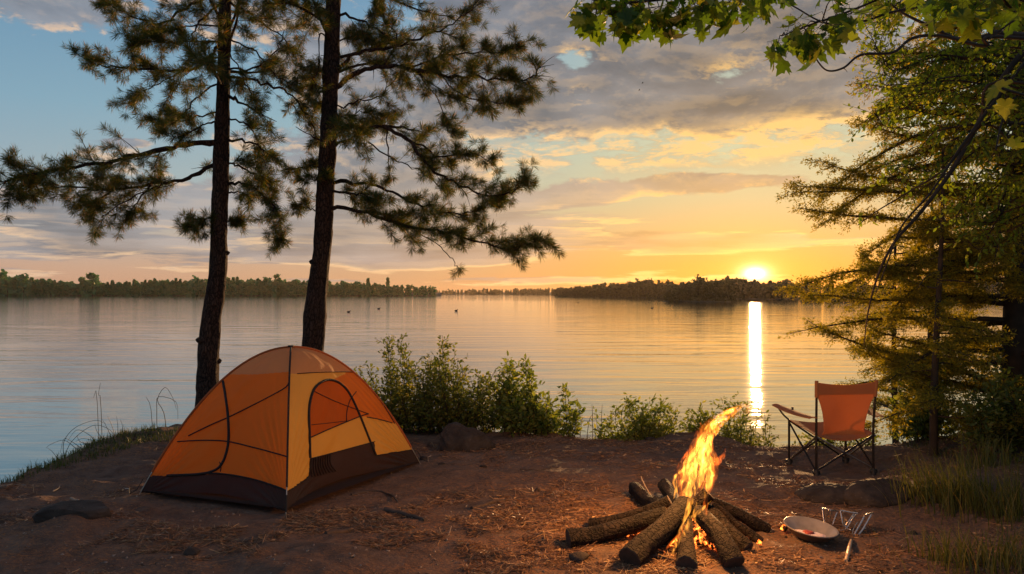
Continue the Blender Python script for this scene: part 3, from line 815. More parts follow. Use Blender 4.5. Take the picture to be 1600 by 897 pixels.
def build_right_trees():
    bark = bark_dark
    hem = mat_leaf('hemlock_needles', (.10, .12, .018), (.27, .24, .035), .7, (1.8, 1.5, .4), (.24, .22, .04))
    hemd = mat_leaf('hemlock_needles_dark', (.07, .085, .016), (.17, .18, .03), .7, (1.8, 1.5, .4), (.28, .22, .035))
    green = mat_leaf('young_green_leaf', (.09, .16, .025), (.19, .25, .04), .62, (1.7, 1.6, .4), (.27, .27, .045))
    # big hemlock: trunk at the frame's right edge, tiers of boughs reaching left over the water
    def L1(rs):
        o = []
        rows = [(600, 1290, 8.3), (545, 1245, 8.8), (505, 1232, 8.2), (470, 1262, 9.0), (440, 1262, 8.0), (405, 1228, 8.7), (380, 1236, 9.3), (350, 1275, 8.1), (318, 1250, 8.9),
                (285, 1262, 8.5), (250, 1262, 8.8), (215, 1330, 8.3), (180, 1292, 9.1), (150, 1340, 8.5), (110, 1350, 8.9), (60, 1370, 8.3), (10, 1400, 8.9)]
        for py, px, D in rows:
            py, px, D = py + rs.randn() * 4, px + rs.randn() * 10, D
            tip = P(px, py, D); b = np.array([5.45, 8.6]); dx, dy = tip[0] - b[0], tip[1] - b[1]
            L = math.hypot(dx, dy) * 1.04; o.append((tip[2] + .15 + .4 * rs.rand(), math.atan2(dx, dy), L * (.94 + .12 * rs.rand()), -.08 + .2 * rs.rand())); o.append((tip[2] + .5 * rs.rand(), math.atan2(dx, dy) + .3 * rs.randn(), L * (.6 + .3 * rs.rand()), -.1 + .3 * rs.rand()))
        for k in range(58):
            z = .35 + 6.6 * (k / 58); a = rs.rand() * 6.283; L = (2.3 - .18 * z) * (.4 + .5 * rs.rand())
            o.append((z, a, L, -.1 + .4 * rs.rand()))
        for k in range(12):
            z = 5.2 + 3 * (k / 12); a = rs.rand() * 6.283; o.append((z, a, 1.6 - .35 * (z - 5.2), .1))
        return o
    conifer(5.45, 8.6, 0, 8.6, .115, 'big feathery hemlock at the right edge, its boughs reaching over the lake', 41, L1, hem, bark)
    def L2(rs):
        o = []
        for k in range(34):
            z = .5 + 2.5 * (k / 34); o.append((z, rs.rand() * 6.283, (1.0 - .25 * z) * (.6 + .5 * rs.rand()), .02))
        return o
    conifer(4.15, 7.75, 0, 3.1, .035, 'slender young hemlock with a thin bare stem just right of the camp chair', 42, L2, hem, bark, keep=.9)
    def L3(h, w, n=40):
        return lambda rs: [(.15 + (h - .3) * (k / n), rs.rand() * 6.283, w * (1.05 - (k / n) * .8) * (.6 + .5 * rs.rand()), .05) for k in range(n)]
    g = 'young hemlocks crowding the wood\'s edge'
    for x, y, h, w, s, lab in [(7.0, 9.3, 4.6, 1.6, 49, 'middle sized dark hemlock close behind the big one'), (8.3, 8.6, 6.0, 2.0, 50, 'dark hemlock cut off by the right frame edge'), (6.1, 11.6, 3.3, 1.3, 52, 'pointed hemlock on the bank farthest from the camp, beyond the slender stem'), (6.6, 7.3, 5.0, 1.5, 43, 'dark hemlock sapling at the frame edge behind the grass tussock'), (7.6, 10.2, 7.0, 1.9, 44, 'tall dark hemlock filling the back of the wood, behind the big one'),
                               (5.1, 10.6, 2.6, 1.1, 45, 'low bushy hemlock on the bank behind the slender stem'), (9.4, 12.5, 8.0, 2.3, 46, 'farthest hemlock at the back of the wood'),
                               (4.9, 6.9, 1.15, .85, 47, 'low spreading hemlock seedling between the chair and the tussock'), (6.0, 6.3, 1.9, 1.1, 48, 'dark hemlock seedling right behind the grass tussock')]:
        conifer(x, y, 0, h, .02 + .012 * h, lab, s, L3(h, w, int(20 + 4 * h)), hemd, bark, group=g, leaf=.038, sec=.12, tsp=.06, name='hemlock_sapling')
    # broadleaved tree: trunk beyond the right edge, branches arching into the picture
    rs = np.random.RandomState(51)
    tb = np.array([5.6, 5.3]); g0 = float(gz(*tb)); root = empty('maple_tree', (tb[0], tb[1], g0 - .02), 'maple leaning in from beyond the right edge with one long arching drooping bough', 'tree')
    mb = MB(); tr = catmull([(tb[0], tb[1], g0 - .05), (tb[0] - .03, tb[1] + .02, 1.2), (tb[0] - .12, tb[1] - .05, 2.4), (tb[0] - .1, tb[1] - .1, 3.8), (tb[0] - .3, tb[1] - .1, 5.4), (tb[0] - .2, tb[1], 7)], 6)
    mb.tube(tr, np.linspace(.15, .04, len(tr)), 12); mb.build('trunk', bark, root)
    def on(z): return np.array([np.interp(z, tr[:, 2], tr[:, k]) for k in range(3)])
    lv = MB(); big = MB()
    def bough(z, pts, D0, D1, r, leaves=True, **kw):
        c = np.vstack([[on(z)], [P(a, b, D0 + (D1 - D0) * i / (len(pts) - 1)) for i, (a, b) in enumerate(pts)]]); c = catmull(c, 6)
        m = MB()
        if leaves: leafy(lv, m, c, rs, r, **kw)
        else: m.tube(c, np.linspace(r, .003, len(c)), 7)
        m.build('bough', bark, root); return c
    arch = bough(3.15, [(1690, 66), (1640, 66), (1600, 82), (1562, 130), (1530, 190), (1490, 262), (1440, 330), (1398, 378), (1372, 430), (1356, 490), (1350, 540)], 5.2, 5.3, .028, leaves=False)
    bough(3.05, [(1700, 50), (1650, 60), (1610, 88), (1545, 170), (1500, 232), (1455, 300), (1410, 352), (1386, 412), (1368, 460)], 5.1, 5.1, .015, leaves=False)
    bough(2.3, [(1600, 130), (1530, 196), (1478, 262), (1420, 300), (1370, 330), (1340, 352)], 5.1, 5.6, .012, leaf=.05, step=.14, bare=.45, sl=(.1, .25))
    bough(3.2, [(1600, 56), (1560, 54), (1500, 62), (1455, 42), (1410, 20), (1380, -4)], 4.6, 4.4, .024, leaf=.05, step=.12, bare=.3, sl=(.1, .3))
    bough(3.1, [(1600, 60), (1540, 72), (1470, 56), (1425, 60), (1395, 82), (1345, 86), (1318, 106), (1292, 110), (1274, 90), (1268, 72)], 4.5, 4.2, .012, leaf=.05, step=.4, bare=.7, sl=(.06, .12))
    bough(3.4, [(1580, -20), (1500, 4), (1440, 10), (1390, 20), (1345, 34), (1290, 36), (1240, 10), (1215, 0)], 4.2, 3.9, .010, leaf=.06, step=.3, bare=.6, sl=(.06, .12))
    for k, (pts, D0, D1) in enumerate([([(1620, 20), (1560, 26), (1500, 18), (1460, 24)], 5.2, 5.8), ([(1620, 120), (1560, 112), (1500, 120), (1440, 130), (1400, 150)], 5.6, 6.0), ([(1620, 170), (1560, 160), (1480, 175), (1420, 190), (1370, 170)], 6, 6.3),
                                       ([(1620, 90), (1540, 96), (1460, 100), (1400, 110), (1372, 60)], 6.0, 6.4), ([(1620, 0), (1540, -6), (1470, 0), (1400, 22), (1368, 50)], 6.4, 6.8), ([(1620, 210), (1560, 205), (1500, 225), (1440, 260), (1400, 275)], 5.2, 5.6),
                                       ([(1620, -60), (1540, -50), (1440, -20), (1380, 10)], 5.6, 6.0), ([(1630, 50), (1560, 70), (1500, 85), (1430, 120), (1392, 96)], 6.6, 7.0), ([(1620, 240), (1580, 250), (1540, 290), (1510, 330)], 5.6, 5.9), ([(1620, 320), (1570, 330), (1530, 360), (1500, 350)], 6.2, 6.4)]):
        for rep in range(4):
            jit = [(a + rs.randn() * 14, b + rs.randn() * 16) for a, b in pts]
            bough(2.4 + .12 * k, jit, D0, D1, .010, leaf=.048, step=.04, bare=.2, sl=(.15, .5), per=.03)
    # a few bigger near leaves by the frame edge
    bough(2.4, [(1640, 160), (1590, 150), (1566, 190), (1556, 235)], 3.2, 3.1, .006, leaf=.10, step=.12, bare=.5, sl=(.04, .1), tv=MAPLE_V, tf=MAPLE_F, per=.05, hang=1.2)
    bough(2.5, [(1640, 20), (1590, 30), (1560, 50), (1545, 62)], 3.1, 3.0, .006, leaf=.10, step=.1, bare=.45, sl=(.04, .1), tv=MAPLE_V, tf=MAPLE_F, per=.05, hang=1.2)
    lv.build('crown', green, root, False)
    # overhead maple: trunk behind and to the right of the camera, a leafy branch across the top of the frame
    rs = np.random.RandomState(61)
    root = empty('overhanging_maple', (4.6, 2.2, -.05), 'maple whose star-shaped leaves hang down along the top edge of the picture', 'tree')
    tr = catmull([(4.6, 2.2, -.1), (4.55, 2.25, 1.5), (4.3, 2.3, 3.2), (4.4, 2.3, 5.2)], 6); mb = MB(); mb.tube(tr, np.linspace(.17, .06, len(tr)), 12); mb.build('trunk', bark, root)
    lv = MB()
    def br(pts, D, r, sub):
        c = catmull([np.array([4.35, 2.3, 3.4])] + [P(a, b, D) for a, b in pts], 6); m = MB(); m.tube(c, np.linspace(r, .003, len(c)), 6)
        for (a, b, sg) in sub:
            p = P(a, b, D + rs.randn() * .12)
            j = np.argmin(np.linalg.norm(c - p, axis=1)); q = c[j]
            m.tube([q, (q + p) / 2 + [0, 0, .02], p], [.004, .003, .002], 4)
            for k in range(sg + 3):
                o = p + rs.randn(3) * [.03, .04, .02]; o = o + rs.randn(3) * [.03, .05, .02]; d = nrm([rs.randn() * .7, rs.randn() * .7, -.9 + .5 * rs.rand()])
                pe = o + d * .035; m.tube([p, o, pe], [.0013, .0012, .001], 3, cap=False)
                inst(lv, MAPLE_V, MAPLE_F, np.array([pe]), np.array([d]), np.array([[rs.randn(), rs.randn() * 1.2, rs.randn() * .4]]), .082 * (.5 + .75 * rs.rand()))
        m.build('branch', bark, root)
    s1 = [(a, b, k) for a, b, k in [(915, -8, 2), (928, 2, 3), (945, 14, 3), (956, 24, 3), (930, 28, 2), (968, 8, 3), (985, 20, 4), (1000, 12, 3), (992, 36, 2), (1015, 18, 3), (1030, 10, 4), (1045, 22, 3), (1060, 12, 3), (1062, 30, 2), (1078, 10, 3),
                                   (1092, 22, 3), (1105, 8, 3), (1112, 28, 2), (1125, 12, 3), (1140, 4, 2), (1158, 2, 3), (1170, 8, 3), (1185, -2, 3), (1198, -4, 2), (1210, -8, 2), (1010, -8, 4), (1050, -8, 4), (1090, -10, 4), (960, -10, 3)]]
    br([(1420, -40), (1300, -30), (1200, -18), (1110, -10), (1040, -2), (985, 4), (945, 4), (920, -2)], 3.4, .016, s1)
    s2 = [(1216, 66, 3), (1228, 58, 4), (1242, 52, 4), (1256, 44, 3), (1266, 56, 2), (1280, 42, 3), (1292, 38, 3), (1304, 30, 3), (1250, 66, 2), (1235, 74, 2), (1310, 14, 3), (1330, 22, 3), (1350, 10, 3), (1300, -4, 3), (1345, -6, 3), (1290, 54, 2)]
    br([(1500, -60), (1430, -30), (1370, 0), (1310, 24), (1262, 40), (1222, 56)], 3.9, .010, s2)
    s3 = [(1450 + 15 * k, -10 + 8 * (k % 3), 3) for k in range(10)]
    br([(1600, -50), (1560, -30), (1500, -14), (1450, -10)], 3.2, .010, s3)
    mp = mat_leaf('maple_leaf', (.045, .10, .016), (.10, .16, .026), .55, (1.6, 1.6, .35), (.2, .19, .028))
    lv.build('crown', mp, root, False)

# ------------------------------------------------------------------ shrubs on the bank
def shrub(px0, px1, profile, D, depth, n, label, seed, mat, leaf=.045, group=None, tall=(), gap=None):
    """stems fan out of the bank and fill the outline; profile = [(px, py_top)]"""
    rs = np.random.RandomState(seed); pc = (px0 + px1) / 2; b = P(pc, 0, D); g = float(gz(b[0], D)); root = empty('shrub', (b[0], D, g), label, 'shrub', group); n = int(n * (1.05 if D > 9.3 and px1 < 900 else .85))
    st, lv = MB(), MB(); O = []; X = []; Y = []
    xs = [a for a, _ in profile]; ys = [q for _, q in profile]; span = px1 - px0
    def stem(px, py, r=.004, step=.035, jit=1.0):
        d = D + (rs.rand() - .5) * depth * 2
        tip = P(px, py, d); bp = pc + (px - pc) * .55 + rs.randn() * span * .05; bx = (bp - 800) / F * D; by = D + (d - D) * .5; p0 = np.array([bx, by, float(gz(bx, by)) - .02])
        mid = (p0 + tip) / 2 + [rs.randn() * .05, rs.randn() * .05, .04]; c = catmull([p0, mid, tip], 7)
        st.tube(c, np.linspace(r, .0016, len(c)), 4, cap=False)
        pts, u, L = resample(c, step)
        for p, uu in zip(pts, u):
            if uu < .12: continue
            for k in range(3):
                dd = nrm([rs.randn(), rs.randn(), .35 + .4 * rs.randn()]); l = .02 + .05 * rs.rand() * jit * (1.2 - uu * .7)
                O.append(p + dd * l); X.append(nrm(dd + rs.randn(3) * .4)); Y.append(rs.randn(3) * [1, 1, .5])
            if rs.rand() < .30 * jit:
                dd = nrm([rs.randn(), rs.randn(), .5]); l = .1 + .12 * rs.rand(); e = p + dd * l; st.tube([p, e], [.002, .0012], 3, cap=False)
                for w in np.arange(.25, 1.01, .16): O.append(p + dd * l * w); X.append(nrm(dd + rs.randn(3) * .7)); Y.append(rs.randn(3) * [1, 1, .5])
    for k in range(n):
        px = px0 + span * rs.rand(); top = np.interp(px, xs, ys); base = HZ + F * (CAMZ - g) / D
        py = top + (base - top) * (rs.rand() ** .85) * .85; stem(px, py + 3)
    for (px, py) in tall: 
        for q in range(2): stem(px + rs.randn() * 3, py + q * 8, .005, .03, .55)
    O, X, Y = map(np.array, (O, X, Y)); inst(lv, LEAF_V, LEAF_F, O, X, Y, leaf * 1.15 * (.6 + .7 * rs.rand(len(O))))
    st.build('stems', bark_dark, root); lv.build('foliage', mat, root, False)

def build_shrubs():
    m1 = mat_leaf('shrub_leaf', (.06, .10, .022), (.14, .17, .045), .55, (1.8, 1.6, .45), (.24, .22, .06))
    m2 = mat_leaf('pale_shrub_leaf', (.08, .13, .03), (.19, .23, .06), .55, (1.7, 1.6, .45), (.28, .28, .09))
    g = 'leafy shrubs along the bank'
    shrub(566, 700, [(566, 575), (580, 580), (590, 600), (600, 555), (610, 545), (640, 560), (660, 575), (690, 560), (700, 590)], 9.6, .3, 95, 'tallest leafy shrub with upright shoots, growing right behind the tent', 71, m1, .042, g,
          tall=[(602, 522), (606, 535), (625, 530), (632, 550), (574, 572), (560, 575), (640, 562)])
    shrub(650, 800, [(650, 570), (665, 555), (690, 545), (700, 555), (716, 560), (740, 575), (760, 566), (790, 572), (800, 580)], 9.5, .35, 120, 'dense rounded shrub behind the boulder', 72, m1, .042, g, tall=[(692, 524), (690, 535), (716, 556), (665, 556)])
    shrub(770, 880, [(770, 575), (790, 565), (805, 562), (825, 580), (842, 600), (862, 622), (880, 645)], 9.35, .3, 62, 'bright broad leaved shrub at the water side of the dense one', 73, m2, .06, g, tall=[(796, 560), (820, 560)])
    shrub(842, 912, [(842, 640), (870, 625), (884, 606), (900, 620), (912, 640)], 9.3, .15, 12, 'sparse leaning sprig shrub reaching right over open water', 74, m2, .06, g, tall=[(886, 604), (905, 632)])
    shrub(928, 1062, [(928, 630), (945, 625), (965, 622), (984, 612), (1010, 618), (1040, 618), (1060, 635)], 9.35, .25, 90, 'low wide shrub standing alone in the middle of the bank', 75, m2, .045, g)
    shrub(1074, 1125, [(1074, 648), (1090, 635), (1108, 634), (1125, 650)], 9.3, .2, 30, 'small shrub left of the flame tip', 76, m2, .045, g)
    shrub(1118, 1165, [(1118, 622), (1135, 612), (1150, 615), (1165, 632)], 9.45, .2, 38, 'shrub directly behind the flame tip', 77, m2, .045, g)
    shrub(1160, 1206, [(1160, 650), (1172, 632), (1188, 626), (1206, 660)], 9.1, .15, 24, 'small brownish shrub on a thin stem, nearest the camp chair', 78, m1, .04, g)
    shrub(1395, 1500, [(1395, 600), (1420, 560), (1450, 540), (1500, 545)], 8.6, .3, 60, 'yellow green bush in the wood\'s edge behind the camp chair', 79, m2, .05, g)
    shrub(1500, 1640, [(1500, 580), (1560, 560), (1640, 560)], 7.6, .5, 70, 'dark leafy bush under the big hemlock at the frame edge', 80, m1, .05, g)
    shrub(1240, 1400, [(1240, 690), (1270, 680), (1300, 672), (1340, 672), (1400, 650)], 8.65, .15, 40, 'low weeds bush seen under the camp chair seat', 81, m2, .035, g)

# ------------------------------------------------------------------ grass
def blades(mb, px, py, n, rs, L=(.15, .4), spread=.1, w=.004, lean=(0, 0), bend=.5):
    c = GP(px, py); O = c + np.stack([rs.randn(n) * spread, rs.randn(n) * spread, np.zeros(n)], -1); O[:, 2] = gz(O[:, 0], O[:, 1]) - .01
    l = L[0] + (L[1] - L[0]) * rs.rand(n); a = rs.rand(n) * 6.283; k = 6
    d = np.stack([np.cos(a), np.sin(a), 0 * a], -1); tilt = (.15 + .6 * rs.rand(n)) * bend; s = np.linspace(0, 1, k)
    ctr = O[:, None] + (d[:, None] * (tilt[:, None] * s ** 2)[..., None] + np.array([lean[0], lean[1], 0]) * (s ** 1.6)[None, :, None]) * l[:, None, None]
    ctr[..., 2] += l[:, None] * (s * (1 - .35 * tilt[:, None] * s))
    side = np.stack([-d[:, 1], d[:, 0], 0 * a], -1)[:, None] * (w * (1 - s ** 2 * .95))[None, :, None]
    V = np.stack([ctr - side, ctr + side], 2).reshape(n, -1, 3)
    i = np.arange(k - 1) * 2; f = np.stack([i, i + 1, i + 3, i + 2], -1)
    mb.add(V.reshape(-1, 3), (f[None] + (np.arange(n) * 2 * k)[:, None, None]).reshape(-1, 4))

def build_grass():
    rs = np.random.RandomState(91)
    g1 = mat_leaf('bank_grass', (.035, .06, .012), (.08, .10, .025), .35, (1.5, 1.4, .4), (.2, .16, .06))
    g2 = mat_leaf('tussock_grass', (.05, .07, .018), (.11, .12, .03), .45, (1.8, 1.5, .5), (.26, .18, .06))
    dry = mat_leaf('dry_stalk', (.10, .065, .03), (.2, .14, .07), .2, (1, 1, 1))
    dk = mat_leaf('dark_stalk', (.03, .03, .02), (.045, .04, .025), .2, (1, 1, 1))
    mb = MB()
    N = 9000; ys = 5.2 + 5.6 * rs.rand(N); t = rs.rand(N) ** 1.3
    xl = np.interp(ys, [4, 6, 7.3, 8.3, 9.5, 10.7], [-6.6, -5.4, -4.9, -4.75, -4.62, -4.3]); X = xl + .0 + t * 1.1; 
    keep = vnoise(X * 2.2, ys * 2.2, 1.5) + .5 - t * 1.0 > 0; X, ys = X[keep], ys[keep]
    def patch(X, Y, L0, L1, w):
        n = len(X); O = np.stack([X, Y, gz(X, Y) - .005], -1); a = rs.rand(n) * 6.283; d = np.stack([np.cos(a), np.sin(a), 0 * a], -1); l = (L0 + (L1 - L0) * rs.rand(n))[:, None]
        m = O + d * l * .15 + [0, 0, 1] * l * .6; tip = O + d * l * .5 + [0, 0, 1] * l * .95; sd = np.stack([-d[:, 1], d[:, 0], 0 * a], -1) * w
        V = np.stack([O - sd, O + sd, m + sd * .7, m - sd * .7, tip], 1); f = np.array([[0, 1, 2], [0, 2, 3], [3, 2, 4]])
        mb.add(V.reshape(-1, 3), (f[None] + (np.arange(n) * 5)[:, None, None]).reshape(-1, 3))
    patch(X, ys, .03, .10, .003)
    N = 3500; X = -1.6 + 6.2 * rs.rand(N); Y = np.interp(X, [-2.2, -1, .6, 1.3, 2, 2.6, 3.15, 3.9, 4.8], [10.7, 10.3, 9.6, 9.5, 9.65, 9.3, 9, 8.9, 9.3]) - .08 - np.abs(rs.randn(N)) * .12
    k = vnoise(X * 3, Y * 3, 8.) > -.15; patch(X[k], Y[k], .03, .12, .003)
    N = 2500; X = 3.6 + 3.4 * rs.rand(N); Y = 5.6 + 3.2 * rs.rand(N); k = (vnoise(X * 2, Y * 2, 3.) > .05) & (X > 4.0); patch(X[k], Y[k], .04, .14, .003)
    tag(mb.build('bank_grass', g1, smooth=False), 'short green grass fringing the edge of the bank', 'grass', kind='stuff')
    # tussocks lower right
    g = 'grass tussocks in the lower right corner'
    for px, py, n, lab, L, le in [(1450, 800, 240, 'long bladed tussock, its blades falling left beside the rock ledge', (.2, .55), (-.25, 0)), (1510, 815, 300, 'fullest grass tussock, in the middle of the right-hand tussocks', (.25, .62), (-.1, 0)),
                                  (1585, 830, 260, 'grass tussock cut by the right frame edge', (.25, .6), (-.1, 0)), (1500, 890, 220, 'nearest tussock at the bottom edge right of the metal utensils', (.15, .42), (-.15, 0)), (1590, 893, 200, 'tussock in the bottom right corner of the picture', (.15, .45), (0, 0)),
                                  (1540, 770, 160, 'dim tussock farthest back against the dark bushes', (.2, .5), (0, 0))]:
        c = GP(px, py); root = MB(); blades(root, px, py, n, rs, (L[0] * .7, L[1] * .75), .13, .0035, le, .9); o = root.build('grass_tussock', g2, smooth=False); rebase(o, c); tag(o, lab, 'grass tussock', g)
    # arching dark blades at the left bank, and dry reeds
    c = GP(140, 712); mb = MB()
    for k, (pts) in enumerate([[(98, 716), (112, 690), (145, 665), (172, 672), (182, 690)], [(100, 716), (100, 690), (118, 668), (148, 657), (165, 662)], [(125, 712), (118, 700), (100, 688), (80, 694), (72, 700)], [(130, 710), (112, 690), (100, 686), (94, 708)],
                               [(150, 705), (140, 680), (120, 672), (105, 690)], [(165, 700), (152, 675), (148, 662)], [(175, 698), (168, 670), (160, 655)], [(180, 695), (176, 668), (168, 650)], [(184, 694), (184, 665), (182, 650)], [(186, 692), (192, 670), (188, 655)],
                               [(170, 698), (185, 678), (194, 664)], [(178, 696), (190, 685), (196, 672)], [(140, 708), (125, 690), (120, 680)], [(96, 716), (82, 706), (74, 700)], [(160, 702), (150, 690), (130, 685), (118, 690)]]):
        b0 = GP(*pts[0]); D = b0[1]; q = [b0] + [P(a, b, D + rs.randn() * .05) for a, b in pts[1:]]
        mb.tube(catmull(q, 5), np.linspace(.004, .0012, (len(q) - 1) * 5 + 1), 4)
    o = mb.build('arching_sedge', dk); rebase(o, c); tag(o, 'dark arching sedge stems bowed over the water on the left bank', 'plant')
    for lab, base, lines, mt in [('bare dry reeds left of the tent, bent at right angles', (232, 668), [[(246, 668), (245, 640), (248, 620), (275, 628), (278, 655)], [(262, 668), (256, 645), (246, 625), (258, 605), (270, 622), (276, 640)], [(240, 668), (236, 640), (228, 620)]], dry),
                                 ('short yellow dry reed leaning left at the water\'s edge', (160, 668), [[(164, 668), (158, 640), (154, 618), (157, 598)], [(160, 668), (152, 630), (146, 622)]], dry),
                                 ('thin upright dry stalks in the gap right of the sprig shrub', (900, 680), [[(888, 682), (891, 660), (895, 640)], [(896, 682), (900, 662), (906, 650)], [(904, 681), (908, 664), (911, 652)], [(880, 682), (884, 668), (886, 656)], [(914, 680), (920, 660), (928, 645)], [(926, 680), (926, 655), (925, 632)], [(940, 680), (940, 655), (941, 632)]], dry)]:
        mb = MB(); c = GP(*base)
        for pts in lines:
            b0 = GP(*pts[0]); D = b0[1]; q = [b0] + [P(a, b, D) for a, b in pts[1:]]; mb.tube(catmull(q, 3), np.linspace(.005, .002, (len(q) - 1) * 3 + 1), 4)
        o = mb.build('dry_reed', mt); rebase(o, c); tag(o, lab, 'reed')
    # grit and clods
    mb = MB(); N = 9000; Y = 4.2 + 5.6 * rs.rand(N) ** 1.3; X = -4.8 + 10 * rs.rand(N); k = (inside_dist(X, Y) > .15) & (vnoise(X * 1.3, Y * 1.3, 6.) > -.25); X, Y = X[k], Y[k]; n = len(X)
    gv, gf = [[1, 0, -.3], [-.5, .85, -.3], [-.5, -.85, -.3], [.1, .1, .6], [.7, .7, .1]], [[0, 4, 3], [4, 1, 3], [1, 2, 3], [2, 0, 3]]
    inst(mb, gv, gf, np.stack([X, Y, gz(X, Y) + .002], -1), rs.randn(n, 3) * [1, 1, .2], rs.randn(n, 3) * [1, 1, .2], .004 + .012 * rs.rand(n) ** 3)
    tag(mb.build('gravel', mat_leaf('grit', (.10, .075, .06), (.24, .18, .14), 0, (1, 1, 1), (.34, .27, .2)), smooth=False), 'grit and crumbs of earth scattered over the camp ground', 'gravel', kind='stuff')
    # litter of needles, twigs and leaf scraps
    mb = MB(); N = 60000; Y = 4.3 + 6.0 * rs.rand(N) ** 1.2; X = -4.6 + 9.4 * rs.rand(N); Y = np.concatenate([Y, 5.3 + .8 * rs.randn(24000)]); X = np.concatenate([X, -.6 + 1.2 * rs.randn(24000)])  # second, denser scatter stands in for a sunlit patch of ground
    k = (vnoise(X * 1.6, Y * 2.2, 12.) + .6 * vnoise(X * 5, Y * 5, 2.) > .12) & (inside_dist(X, Y) > .2) & ~((np.abs(X + 2) + np.abs(Y - 7.2) < 1.5))
    X, Y = X[k], Y[k]; n = len(X); O = np.stack([X, Y, gz(X, Y) + .008], -1)
    a = rs.rand(n) * 3.1416; d = np.stack([np.cos(a), np.sin(a) * .7, rs.randn(n) * .22], -1)
    inst(mb, [[-.5, -.02, 0], [-.5, .02, 0], [.5, .015, 0], [.5, -.015, 0]], [[0, 1, 2, 3]], O, d, rs.randn(n, 3) * [1, 1, .4], .05 + .07 * rs.rand(n))
    m = n // 6; inst(mb, DIA_V, DIA_F, O[:m], d[:m], rs.randn(m, 3) * [1, 1, .6], .02 + .025 * rs.rand(m))
    lit = mat_leaf('litter', (.11, .055, .03), (.28, .15, .075), .1, (1, 1, 1), (.45, .3, .15))
    tag(mb.build('needle_litter', lit, smooth=False), 'fallen brown pine needles and scraps scattered over the bare earth', 'litter', kind='stuff')
